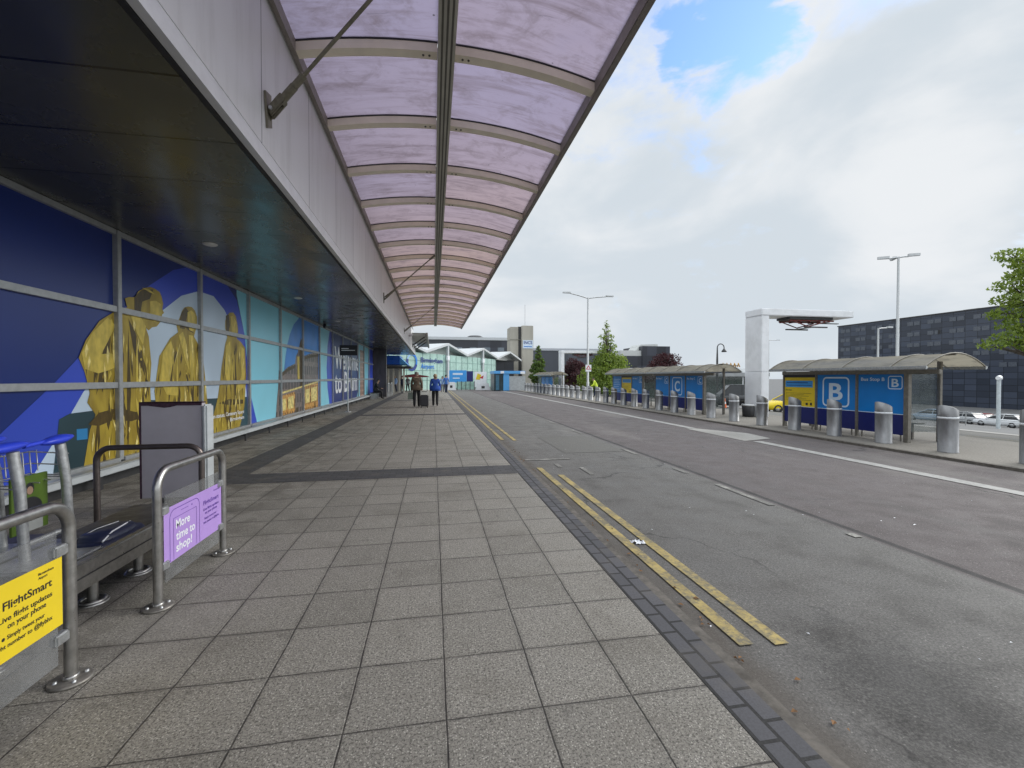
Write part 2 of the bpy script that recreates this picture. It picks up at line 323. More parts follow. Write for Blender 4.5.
def soffit_material():
    n = NT('soffit_panels'); s = n.sep()
    y = n.M('DIVIDE', n.M('ADD', s[1], 0.15), 0.96); fy = n.M('FRACT', y); d = n.M('MINIMUM', fy, n.M('SUBTRACT', 1.0, fy))
    rnd = n.white(n.comb(n.M('FLOOR', y), 3.0))
    c = n.mix(rnd, (0.055, 0.060, 0.056), (0.085, 0.088, 0.078))
    c = n.mix(n.ramp(n.noise(1.2, 5, 0.6), 0.4, 0.7, 0, 0.5), c, (0.07, 0.068, 0.058))
    c = n.mix(n.M('LESS_THAN', d, 0.014), c, (0.001, 0.001, 0.001))
    n.col(c); n.set('Metallic', 0.25); n.set('Specular IOR Level', 0.42); n.set('Roughness', n.ramp(n.noise(1.8, 4, 0.6, (1, 0.6, 1)), 0.3, 0.7, 0.20, 0.32))
    return n.m
def fascia_material():
    n = NT('fascia_panels'); s = n.sep()
    y = n.M('DIVIDE', n.M('SUBTRACT', s[1], 1.45), 1.78); fy = n.M('FRACT', y); d = n.M('MINIMUM', fy, n.M('SUBTRACT', 1.0, fy))
    rnd = n.white(n.comb(n.M('FLOOR', y), 5.0))
    c = n.mix(rnd, (0.62, 0.62, 0.625), (0.69, 0.685, 0.68))
    g = n.noise(1.0, 6, 0.65, (1, 3.2, 0.35)); c = n.mix(n.ramp(g, 0.45, 0.75, 0, 0.4), c, (0.42, 0.405, 0.39))
    c = n.mix(n.ramp(n.noise(6, 5, 0.7, (1, 4, 0.5)), 0.6, 0.8, 0, 0.3), c, (0.36, 0.35, 0.33))
    c = n.mix(n.M('LESS_THAN', d, 0.004), c, (0.03, 0.03, 0.03))
    n.col(c); n.set('Metallic', 0.1); n.set('Roughness', 0.42); n.bump(n.noise(0.7, 2), 0.05, 0.05); return n.m
def canopy_material():
    n = NT('lilac_polycarbonate')
    f = n.noise(1.5, 8, 0.75, (0.45, 2.6, 1), dist=0.9); g = n.noise(4.0, 7, 0.75, (0.35, 2.6, 1), off=(7, 3, 1), dist=0.8)
    s_ = n.sep(); bay = n.white(n.comb(n.M('FLOOR', n.M('DIVIDE', n.M('ADD', s_[1], 8.98), 1.69)), n.M('GREATER_THAN', s_[0], 0.0)))
    y_tint = n.M('ADD', n.ramp(s_[1], -11, 4), n.M('MULTIPLY', n.M('SUBTRACT', bay, 0.5), 0.5), clamp=True)  # sheet tint runs violet to pink-brown along the canopy, random by bay
    c = n.mix(y_tint, (0.275, 0.238, 0.325), (0.345, 0.252, 0.24))
    blot = n.noise(2.2, 8, 0.75, off=(2, 5, 3), dist=0.5); c = n.mix(n.ramp(blot, 0.48, 0.70, 0, 0.5), c, (0.13, 0.10, 0.11))
    c = n.mix(n.ramp(f, 0.44, 0.68, 0, 0.7), c, (0.15, 0.115, 0.135)); c = n.mix(n.ramp(g, 0.58, 0.76, 0, 0.7), c, (0.08, 0.065, 0.08))
    s = n.N.new('ShaderNodeTexVoronoi'); n.L.new(n.tc(), s.inputs[0]); s.inputs['Scale'].default_value = 2.6
    c = n.mix(n.ramp(s.outputs['Distance'], 0.025, 0.05, 0.8, 0), c, (0.05, 0.045, 0.05))
    tl = n.N.new('ShaderNodeBsdfTranslucent'); n.L.new(c, tl.inputs[0])
    df = n.N.new('ShaderNodeBsdfDiffuse'); n.L.new(c, df.inputs[0])
    tr = n.N.new('ShaderNodeBsdfTransparent'); n.L.new(c, tr.inputs[0])
    gl = n.N.new('ShaderNodeBsdfGlossy'); gl.inputs['Roughness'].default_value = 0.2
    m1 = n.N.new('ShaderNodeMixShader'); m1.inputs[0].default_value = 0.14; n.L.new(tl.outputs[0], m1.inputs[1]); n.L.new(df.outputs[0], m1.inputs[2])
    m2 = n.N.new('ShaderNodeMixShader'); m2.inputs[0].default_value = 0.22; n.L.new(m1.outputs[0], m2.inputs[1]); n.L.new(tr.outputs[0], m2.inputs[2])
    m3 = n.N.new('ShaderNodeMixShader'); m3.inputs[0].default_value = 0.04; n.L.new(m2.outputs[0], m3.inputs[1]); n.L.new(gl.outputs[0], m3.inputs[2])
    n.L.new(m3.outputs[0], n.out.inputs[0]); return n.m
def translucent_sheet(name, c, dirt, tr_amount=0.25):
    n = NT(name); f = n.noise(3.0, 6, 0.65, (1, 0.5, 1)); cc = n.mix(n.ramp(f, 0.4, 0.72), c, dirt)
    tl = n.N.new('ShaderNodeBsdfTranslucent'); n.L.new(cc, tl.inputs[0]); df = n.N.new('ShaderNodeBsdfDiffuse'); n.L.new(cc, df.inputs[0])
    gl = n.N.new('ShaderNodeBsdfGlossy'); gl.inputs['Roughness'].default_value = 0.25
    m1 = n.N.new('ShaderNodeMixShader'); m1.inputs[0].default_value = 0.5; n.L.new(tl.outputs[0], m1.inputs[1]); n.L.new(df.outputs[0], m1.inputs[2])
    m3 = n.N.new('ShaderNodeMixShader'); m3.inputs[0].default_value = 0.1; n.L.new(m1.outputs[0], m3.inputs[1]); n.L.new(gl.outputs[0], m3.inputs[2])
    n.L.new(m3.outputs[0], n.out.inputs[0]); return n.m
M_soffit = soffit_material(); M_fascia = fascia_material(); M_canopy = canopy_material()
M_bevel = mat('bevel_strip', (0.64, 0.645, 0.65), 0.4, 0.1, 0.06, 4)
M_rib = mat('cream_rib_paint', (0.85, 0.77, 0.63), 0.5, 0, 0.06, 3, ((0.55, 0.47, 0.36), 0.3))
M_beam = mat('grey_green_beam', (0.46, 0.45, 0.39), 0.5, 0.1, 0.12, 8, None, (1, 0.2, 1))
M_beamdark = mat('beam_groove', (0.10, 0.095, 0.08), 0.6)
M_edge = mat('bronze_edge_beam', (0.24, 0.215, 0.19), 0.5, 0.1, 0.1, 6)
M_rod = mat('olive_steel', (0.20, 0.185, 0.14), 0.45, 0.5, 0.15, 20, ((0.09, 0.075, 0.05), 0.5))
M_shelterroof = translucent_sheet('smoked_shelter_roof', (0.33, 0.30, 0.235), (0.18, 0.165, 0.135))
M_lamp = mat('downlight_disc', (0.70, 0.70, 0.68), 0.4)

# ------------------------------------------------------------------ mesh builder
class MB:
    def __init__(s): s.v = []; s.f = []; s.mi = []; s.sm = []; s.mats = []
    def m(s, material):
        if material not in s.mats: s.mats.append(material)
        return s.mats.index(material)
    def face(s, pts, material, smooth=False):
        b = len(s.v); s.v += [tuple(p) for p in pts]; s.f.append(tuple(range(b, b + len(pts)))); s.mi.append(s.m(material)); s.sm.append(smooth)
    def mesh(s, verts, faces, material, smooth=False):
        b = len(s.v); s.v += [tuple(p) for p in verts]; k = s.m(material)
        for f in faces: s.f.append(tuple(i + b for i in f)); s.mi.append(k); s.sm.append(smooth)
    def box(s, a, b, material, bev=0.0, rot=None):
        (x0, y0, z0), (x1, y1, z1) = a, b
        if x0 > x1: x0, x1 = x1, x0
        if y0 > y1: y0, y1 = y1, y0
        if z0 > z1: z0, z1 = z1, z0
        if bev:
            bm = bmesh.new(); bmesh.ops.create_cube(bm, size=1)
            for v in bm.verts: v.co = Vector(((x0 + x1) / 2 + v.co.x * (x1 - x0), (y0 + y1) / 2 + v.co.y * (y1 - y0), (z0 + z1) / 2 + v.co.z * (z1 - z0)))
            bmesh.ops.bevel(bm, geom=list(bm.edges), offset=min(bev, (x1 - x0) * .45, (y1 - y0) * .45, (z1 - z0) * .45), segments=2, affect='EDGES')
            bm.verts.index_update()
            vs = [v.co.copy() for v in bm.verts]; fs = [[v.index for v in f.verts] for f in bm.faces]; bm.free()
        else:
            vs = [Vector(p) for p in ((x0, y0, z0), (x1, y0, z0), (x1, y1, z0), (x0, y1, z0), (x0, y0, z1), (x1, y0, z1), (x1, y1, z1), (x0, y1, z1))]
            fs = [(0, 3, 2, 1), (4, 5, 6, 7), (0, 1, 5, 4), (1, 2, 6, 5), (2, 3, 7, 6), (3, 0, 4, 7)]
        if rot: vs = [rot @ v for v in vs]
        s.mesh(vs, fs, material)
    def tube(s, path, r, material, n=12, caps=True, closed=False):
        path = [Vector(p) for p in path]; N = len(path)
        rr = r if isinstance(r, (list, tuple)) else [r] * N
        rings = []; up = None
        for i, p in enumerate(path):
            if closed: t = path[(i + 1) % N] - path[i - 1]
            else: t = path[min(i + 1, N - 1)] - path[max(i - 1, 0)]
            t.normalize()
            if up is None:
                up = Vector((0, 0, 1)) if abs(t.z) < 0.9 else Vector((1, 0, 0))
            u = (up - t * up.dot(t)).normalized(); w = t.cross(u); up = u
            rings.append([p + (u * math.cos(2 * math.pi * k / n) + w * math.sin(2 * math.pi * k / n)) * rr[i] for k in range(n)])
        vs = [q for rg in rings for q in rg]; fs = []
        for i in range(N if closed else N - 1):
            a = i * n; b = ((i + 1) % N) * n
            for k in range(n): fs.append((a + k, a + (k + 1) % n, b + (k + 1) % n, b + k))
        s.mesh(vs, fs, material, True)
        if caps and not closed:
            s.mesh(rings[0], [tuple(reversed(range(n)))], material); s.mesh(rings[-1], [tuple(range(n))], material)
    def lathe(s, prof, c, material, n=24, smooth=True):
        vs = []; fs = []
        for (r, z) in prof:
            for k in range(n): a = 2 * math.pi * k / n; vs.append((c[0] + r * math.cos(a), c[1] + r * math.sin(a), c[2] + z))
        for i in range(len(prof) - 1):
            for k in range(n): fs.append((i * n + k, i * n + (k + 1) % n, (i + 1) * n + (k + 1) % n, (i + 1) * n + k))
        s.mesh(vs, fs, material, smooth)
    def poly(s, pts, material):      # any flat 3D polygon
        tris = tessellate_polygon([[Vector(p) for p in pts]])
        s.mesh(pts, [tuple(t) for t in tris], material)
    def prism(s, pts, d, material):  # flat polygon with thickness vector d
        pts = [Vector(p) for p in pts]; d = Vector(d); n = len(pts)
        tris = tessellate_polygon([pts])
        vs = pts + [p + d for p in pts]
        fs = [tuple(t) for t in tris] + [tuple(i + n for i in reversed(t)) for t in tris] + [(i, (i + 1) % n, n + (i + 1) % n, n + i) for i in range(n)]
        s.mesh(vs, fs, material)
    def text(s, txt, o, xd, zd, h, material, w=None, lift=0.0, align='L'):
        vs, fs = glyphs(txt)
        xs = [v[0] for v in vs]; ys = [v[1] for v in vs]; x0, x1 = min(xs), max(xs)
        cap = glyph_cap(); sy = h / cap; sx = (w / (x1 - x0)) if w else sy
        W = (x1 - x0) * sx
        off = 0 if align == 'L' else (-W if align == 'R' else -W / 2)
        o, xd, zd = Vector(o), Vector(xd), Vector(zd); nrm = xd.cross(zd) * lift
        s.mesh([o + xd * ((v[0] - x0) * sx + off) + zd * (v[1] * sy) + nrm for v in vs], fs, material)
    def rring(s, o, xd, zd, w, h, r, t, material, lift=0.0):   # rounded square outline
        o, xd, zd = Vector(o), Vector(xd), Vector(zd); nrm = xd.cross(zd) * lift
        def loop(ins, rad):
            pts = []
            for cx, cy, a0 in ((w - r, h - r, 0), (r, h - r, 90), (r, r, 180), (w - r, r, 270)):
                for k in range(7):
                    a = R(a0 + 15 * k); pts.append(o + xd * (cx + rad * math.cos(a)) + zd * (cy + rad * math.sin(a)) + nrm)
            return pts
        A, B = loop(0, r), loop(t, r - t); n = len(A)
        s.mesh(A + B, [(i, (i + 1) % n, n + (i + 1) % n, n + i) for i in range(n)], material)
    def xform(s, mtx): s.v = [tuple(mtx @ Vector(p)) for p in s.v]; return s
    def build(s, name, parent=None, loc=None):
        """vertices are in world space; loc (or the parent's location) becomes the object's origin"""
        o_ = Vector(loc) if loc is not None else (Vector(parent['_o']) if parent is not None and '_o' in parent else Vector((0, 0, 0)))
        me = bpy.data.meshes.new(name); me.from_pydata([tuple(Vector(p) - o_) for p in s.v], [], s.f)
        for m_ in s.mats: me.materials.append(m_)
        me.polygons.foreach_set('material_index', s.mi); me.polygons.foreach_set('use_smooth', s.sm); me.update()
        ob = bpy.data.objects.new(name, me); COL.objects.link(ob)
        if parent is not None: ob.parent = parent
        else: ob.location = o_
        ob['_o'] = tuple(o_)
        return ob
_G = {}
def glyphs(txt):
    if txt not in _G:
        cu = bpy.data.curves.new('lettering', 'FONT'); cu.body = txt; cu.resolution_u = 3
        cu.offset = 0.02
        ob = bpy.data.objects.new('lettering', cu); COL.objects.link(ob)
        dg = bpy.context.evaluated_depsgraph_get(); me = bpy.data.meshes.new_from_object(ob.evaluated_get(dg))
        _G[txt] = ([tuple(v.co) for v in me.vertices], [tuple(p.vertices) for p in me.polygons])
        bpy.data.objects.remove(ob); bpy.data.curves.remove(cu); bpy.data.meshes.remove(me)
    return _G[txt]
def glyph_cap():
    return max(v[1] for v in glyphs('H')[0])
def tag(o, label, cat, group=None):
    o['label'] = label; o['category'] = cat
    if group: o['group'] = group
    return o
def thing(name, label, cat, loc, group=None):
    o = bpy.data.objects.new(name, None); COL.objects.link(o); o.location = loc; o['_o'] = tuple(loc); o.empty_display_size = 0.2
    return tag(o, label, cat, group)
def struct(o, kind='structure'): o['kind'] = kind; return o
def copy_tree(o, parent=None):
    c = o.copy(); COL.objects.link(c)
    if parent is not None: c.parent = parent
    for ch in list(o.children): copy_tree(ch, c)
    return c
def arc(c, r, a0, a1, n, ax, ay):
    c, ax, ay = Vector(c), Vector(ax), Vector(ay)
    return [c + ax * r * math.cos(R(a0 + (a1 - a0) * i / n)) + ay * r * math.sin(R(a0 + (a1 - a0) * i / n)) for i in range(n + 1)]
def landz(x): return 0.0 if x < 14 else -min(0.08 * (x - 14), 4.5)

# ================================================================== SETTING
def sheet(name, x0, x1, y0, y1, z, material, loc=None, nx=1, ny=1):
    b = MB(); b.face([(x0, y0, z), (x1, y0, z), (x1, y1, z), (x0, y1, z)], material); return struct(b.build(name))
ROAD_Z = -0.05
b = MB()   # one ground sheet that reaches the horizon, falling away to the right
xs = [-1500, -60, -6, 14, 20, 30, 40, 50, 60, 70.25, 120, 400, 1500]
for i in range(len(xs) - 1):
    b.face([(xs[i], -1500, landz(xs[i]) - 0.10), (xs[i + 1], -1500, landz(xs[i + 1]) - 0.10), (xs[i + 1], 1500, landz(xs[i + 1]) - 0.10), (xs[i], 1500, landz(xs[i]) - 0.10)], M_land)
struct(b.build('ground'))
def solid(name, x0, x1, y0, y1, z0, z1, material):
    b = MB(); b.box((x0, y0, z0), (x1, y1, z1), material); return struct(b.build(name))
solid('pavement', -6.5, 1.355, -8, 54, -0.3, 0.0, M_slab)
solid('paving_edge', 1.357, 1.565, -8, 54, -0.3, 0.002, M_edgeblock)
solid('kerb', 1.567, 1.635, -8, 54, -0.3, 0.0, M_kerb)
sheet('paving_band_along', -3.45, -2.93, -8, 54, 0.004, M_darkband)
b = MB()
for (ya, yb) in ((7.02, 7.70), (18.6, 19.2), (30.6, 31.2)):
    b.face([(-2.93, ya, 0.004), (1.357, ya, 0.004), (1.357, yb, 0.004), (-2.93, yb, 0.004)], M_darkband)
struct(b.build('paving_band_across'))
solid('road', 1.637, 9.85, -8, 62, -0.3, ROAD_Z, M_asphalt)
solid('traffic_island', 9.98, 13.9, -8, 56, -0.3, 0.0, M_island)
solid('island_kerb', 9.852, 9.978, -8, 56, -0.3, 0.004, M_kerb)
solid('plaza', -60, 1.635, 54, 70, -0.3, 0.0, M_conc)
b = MB(); b.face([(14.2, -20, landz(14.2) - .09), (24, -20, landz(24) - .09), (24, 200, landz(24) - .09), (14.2, 200, landz(14.2) - .09)], M_patch)
struct(b.build('service_road'))
b = MB(); b.face([(24.4, -20, landz(24.4) - .085), (27.2, -20, landz(27.2) - .085), (27.2, 200, landz(27.2) - .085), (24.4, 200, landz(24.4) - .085)], M_conc)
struct(b.build('pale_path'))
# painted lines, patches
def quad(b, x0, x1, y0, y1, z, m_): b.face([(x0, y0, z), (x1, y0, z), (x1, y1, z), (x0, y1, z)], m_)
Z1 = ROAD_Z + 0.004; Z2 = ROAD_Z + 0.008
sheet('road_patch_dark', 2.75, 4.1, 9.0, 11.6, Z1, M_patch)
b = MB()
quad(b, 1.80, 1.895, 2.33, 7.6, Z2, M_yellow); quad(b, 2.015, 2.11, 2.30, 7.0, Z2, M_yellow)
b.face([(1.70, 11.2, Z2), (1.79, 11.2, Z2), (1.82, 56, Z2), (1.73, 56, Z2)], M_yellow); b.face([(2.0, 11.0, Z2), (2.09, 11.0, Z2), (2.10, 56, Z2), (2.01, 56, Z2)], M_yellow)
struct(b.build('yellow_lines'))
b = MB()
for (ya, yb, x) in ((4.85, 5.95, 4.19), (6.75, 7.15, 4.19), (8.6, 9.3, 4.19), (3.72, 3.84, 4.21), (12, 13, 4.18), (15, 16, 4.18), (18, 19, 4.18), (21, 22, 4.18), (25, 26, 4.18), (29, 30, 4.18)):
    quad(b, x - .045, x + .045, ya, yb, Z2, M_whitep)
quad(b, 1.75, 2.65, 8.30, 8.42, Z2, M_whitep); quad(b, 2.55, 2.63, 6.9, 7.5, Z2, M_whitep); quad(b, 2.2, 2.28, 7.6, 7.9, Z2, M_whitep)
struct(b.build('white_markings'))
b = MB(); quad(b, 7.88, 8.14, -8, 9.8, Z2, M_channel); quad(b, 7.93, 8.19, 12.7, 56, Z2, M_channel)
b.poly([(7.75, 9.9, Z2), (8.75, 10.2, Z2), (8.9, 11.3, Z2), (8.1, 12.65, Z2), (7.78, 12.6, Z2)], M_conc)
struct(b.build('channel_line'))
b = MB()
for x, w in ((17.0, .12), (21.0, .12)):
    for k in range(12):
        z = landz(x) - .08; b.face([(x, 2 + k * 6, z), (x + w, 2 + k * 6, landz(x + w) - .08), (x + w, 5.5 + k * 6, landz(x + w) - .08), (x, 5.5 + k * 6, z)], M_yellow if x < 18 else M_whitep)
struct(b.build('service_road_markings'))

# ================================================================== TERMINAL BUILDING, left
WX = -4.73; WY0, WY1 = -6.0, 36.7
bld = thing('terminal_building', 'long terminal building with printed window graphics under a dark overhanging soffit', 'building', (WX, 0, 0))
MUL0, MSP = 7.68, 2.42
NCOL = 12
cols = [MUL0 + MSP * k for k in range(-5, NCOL + 1)]
rows = [(0.34, 1.40), (1.49, 2.55), (2.64, 3.76)]
OUT = [(5.0, 0.30), (5.47, 0.65), (5.8, 0.9), (6.54, 1.47), (6.92, 1.8), (7.62, 2.46), (8.49, 3.12), (9.21, 3.56), (10.11, 3.88), (11.07, 3.89), (11.9, 3.47), (12.35, 2.65), (12.58, 1.49), (12.74, 0.16)]
INN = [(6.1, 0.2), (6.28, 0.43), (6.67, 0.89), (7.03, 1.36), (7.5, 1.82), (8.15, 2.3), (8.85, 2.75), (9.47, 3.13), (10.1, 3.34), (10.73, 3.35), (11.25, 3.12), (11.82, 2.63), (12.2, 2.01), (12.42, 1.2), (12.5, 0.3), (12.5, 0.1)]
S1 = [(8.12, 2.86), (8.2, 2.97), (8.37, 3.06), (8.52, 3.11), (8.64, 3.1), (8.78, 3.07), (8.84, 2.99), (8.88, 2.88), (8.85, 2.78), (8.9, 2.72), (8.84, 2.68), (8.83, 2.58), (8.74, 2.50), (8.68, 2.45), (8.55, 2.42), (8.46, 2.36), (8.39, 2.39), (8.46, 2.26), (8.52, 1.8), (8.48, 1.46), (8.5, 1.1), (8.43, 0.93), (8.4, 0.5), (8.3, 0.1), (7.9, 0.1), (7.62, 0.11), (7.08, 0.17), (7.01, 0.32), (7.13, 0.82), (7.24, 1.03), (7.09, 1.21), (7.14, 1.34), (7.05, 1.64), (6.95, 1.83), (7.08, 2.08), (7.34, 2.38), (7.67, 2.57), (7.93, 2.67), (7.88, 2.8), (7.98, 2.84)]
S2 = [(9.48, 2.84), (9.56, 2.92), (9.69, 2.96), (9.83, 2.97), (9.95, 2.91), (10.02, 2.80), (10.02, 2.68), (9.98, 2.55), (9.9, 2.39), (10.05, 2.25), (10.27, 1.85), (10.35, 1.44), (10.42, 0.94), (10.17, 0.79), (10.16, 0.14), (8.81, 0.2), (8.72, 0.6), (8.65, 0.92), (8.6, 1.33), (8.75, 1.94), (9.08, 2.28), (9.34, 2.42), (9.28, 2.56), (9.4, 2.7)]
S3 = [(11.38, 3.03), (11.5, 3.1), (11.69, 3.13), (11.83, 3.06), (11.9, 2.91), (11.95, 2.76), (11.94, 2.63), (11.86, 2.52), (12.1, 2.45), (12.35, 2.32), (12.41, 1.62), (12.27, 0.82), (12.1, 0.5), (11.84, 0.1), (10.66, 0.1), (10.58, 0.59), (10.86, 1.08), (11.0, 1.5), (11.06, 1.79), (11.26, 2.34), (11.36, 2.5), (11.27, 2.7), (11.27, 2.88)]
def fold(y0, z0, y1, z1, w): 
    d = Vector((y1 - y0, z1 - z0)).normalized(); n = Vector((-d.y, d.x)) * w
    m_ = ((y0 + y1) / 2, (z0 + z1) / 2)
    return [(y0, z0), (m_[0] + n.x, m_[1] + n.y), (y1, z1), (m_[0] - n.x * .4, m_[1] - n.y * .4)]
def disc(y, z, r, n=10): return [(y + r * math.cos(2 * math.pi * k / n), z + r * math.sin(2 * math.pi * k / n)) for k in range(n)]
LAYERS = [([(-7, 0), (13, 0), (13, 4), (-7, 4)], M_navy), ([(13 - .55, -.1), (37, -.1), (37, 4), (11.9, 4), (11.9, 3.6), (12.35, 2.65), (12.58, 1.49)], M_cyan),
          (OUT, M_royal), (INN, M_skyprint), ([(6.5, 0.2), (6.62, 1.02), (6.79, 1.08), (7.63, 1.1), (7.62, 0.16)], M_teal), ([(8.38, 1.18), (9.4, 1.13), (12.44, 1.06), (12.54, -0.08), (8.36, 0.1)], M_teal),
          ([(6.90, 0.86), (7.09, 0.85), (7.09, 0.70), (6.90, 0.71)], M_winblue), ([(10.45, 0.3), (10.75, 0.3), (10.75, 0.7), (10.45, 0.7)], M_winblue),
          (S1, M_gold), (S2, M_gold), (S3, M_gold)]
for q in (fold(7.6, 2.5, 7.25, 1.3, .10), fold(7.95, 2.35, 7.9, 0.3, .07), fold(8.3, 1.5, 8.2, .2, .08), fold(7.3, 1.1, 7.2, .2, .07), fold(8.5, 2.62, 8.75, 2.55, .05),
          fold(9.1, 2.2, 9.0, 1.0, .08), fold(9.75, 2.3, 9.85, .5, .07), fold(10.05, 2.1, 10.15, .9, .06), fold(9.55, 2.55, 9.9, 2.45, .05), fold(9.35, 1.5, 9.3, .3, .06),
          fold(11.4, 2.3, 11.25, 1.0, .08), fold(11.75, 2.35, 11.8, .3, .08), fold(12.15, 2.2, 12.15, 1.0, .06), fold(11.5, 1.1, 11.3, .2, .07), fold(11.6, 2.6, 11.85, 2.55, .05)):
    LAYERS.append((q, M_golddark))
for q in (fold(7.45, 2.42, 7.1, 1.8, .06), fold(8.15, 2.3, 8.12, 1.2, .04), fold(7.75, 1.2, 7.6, .3, .06), fold(9.3, 2.2, 9.25, 1.0, .04), fold(9.95, 2.1, 10.1, 1.5, .04),
          fold(11.6, 2.2, 11.55, 1.0, .05), fold(12.25, 2.2, 12.3, 1.5, .03), fold(8.3, 3.05, 8.65, 3.0, .03), fold(11.5, 3.0, 11.75, 3.02, .03)):
    LAYERS.append((q, M_goldlight))
ARM1 = [(7.50, 2.45), (7.2, 2.2), (7.0, 1.9), (7.05, 1.68), (7.3, 1.62), (7.55, 1.68), (7.72, 1.75), (7.74, 1.9), (7.55, 1.92), (7.36, 1.9), (7.5, 2.1), (7.66, 2.35)]
for pts_, m_ in ((ARM1, M_goldlight), ([(8.5, 2.86), (8.66, 2.9), (8.8, 2.86), (8.83, 2.7), (8.72, 2.56), (8.6, 2.52), (8.5, 2.66)], M_goldlight), ([(8.1, 2.86), (8.3, 3.02), (8.6, 3.08), (8.5, 2.9), (8.3, 2.82), (8.25, 2.62), (8.1, 2.62)], M_golddark),
    ([(8.0, 2.55), (8.2, 2.62), (8.38, 2.42), (8.3, 2.1), (8.14, 2.3)], M_goldlight), ([(7.95, 2.5), (8.12, 2.28), (8.26, 2.0), (8.2, 1.7), (8.05, 2.05)], M_golddark),
    ([(9.66, 2.84), (9.8, 2.9), (9.95, 2.84), (9.96, 2.64), (9.86, 2.48), (9.72, 2.5), (9.66, 2.66)], M_goldlight), ([(9.46, 2.8), (9.6, 2.93), (9.7, 2.86), (9.62, 2.7), (9.56, 2.5), (9.4, 2.5), (9.38, 2.62)], M_golddark),
    ([(8.85, 2.02), (9.1, 2.24), (9.2, 2.0), (9.05, 1.5), (9.3, 1.36), (9.3, 1.22), (8.95, 1.25), (8.75, 1.5)], M_goldlight), ([(9.35, 2.36), (9.5, 2.45), (9.62, 2.2), (9.7, 1.7), (9.56, 1.9)], M_goldlight), ([(9.7, 2.4), (9.86, 2.4), (9.9, 1.9), (9.8, 1.3), (9.72, 1.9)], M_goldlight),
    ([(11.55, 3.0), (11.7, 3.04), (11.86, 2.9), (11.9, 2.7), (11.76, 2.55), (11.6, 2.62)], M_goldlight), ([(11.3, 3.0), (11.45, 3.05), (11.5, 2.8), (11.4, 2.55), (11.3, 2.6)], M_golddark),
    ([(12.05, 2.36), (12.28, 2.28), (12.34, 1.7), (12.2, 1.3), (11.9, 1.2), (11.88, 1.36), (12.1, 1.6)], M_goldlight), ([(11.3, 2.3), (11.5, 2.42), (11.55, 1.8), (11.4, 1.3), (11.2, 1.7)], M_goldlight),
    ([(7.1, .9), (7.3, 1.05), (7.7, 1.1), (8.1, 1.0), (8.4, 1.04), (8.4, .92), (8.0, .86), (7.6, .92), (7.3, .86)], M_golddark), ([(8.7, .86), (9.2, .98), (9.9, .9), (10.15, .95), (10.1, .84), (9.5, .8), (9.0, .82)], M_golddark), ([(10.9, .98), (11.4, 1.05), (12.2, 1.0), (12.2, .9), (11.5, .9)], M_golddark)):
    LAYERS.append((pts_, m_))
def inside(P, y, z):
    c_ = False
    for i in range(len(P)):
        a_, d_ = P[i - 1], P[i]
        if (a_[1] > z) != (d_[1] > z) and y < (d_[0] - a_[0]) * (z - a_[1]) / (d_[1] - a_[1]) + a_[0]: c_ = not c_
    return c_
rs = random.Random(21)
STREAKS = []
for S_, n_s in ((S1, 95), (S2, 75), (S3, 75)):
    y0_, y1_ = min(p_[0] for p_ in S_), max(p_[0] for p_ in S_); k_ = 0; tries = 0
    while k_ < n_s and tries < 4000:
        tries += 1
        y_, z_ = rs.uniform(y0_, y1_), rs.uniform(.25, 2.5); ln_ = rs.uniform(.10, .55); sl = rs.gauss(0, .16) + (y_ - (y0_ + y1_) / 2) * .10; w_ = rs.uniform(.012, .045)
        q_ = [(y_, z_), (y_ + sl * ln_ * .5 + w_, z_ - ln_ * .4), (y_ + sl * ln_, z_ - ln_), (y_ + sl * ln_ * .5 - w_ * .6, z_ - ln_ * .55)]
        if all(inside(S_, a_, d_) for a_, d_ in q_): STREAKS.append((q_, rs.choice((M_golddark, M_golddark, M_goldlight, M_goldpale)))); k_ += 1
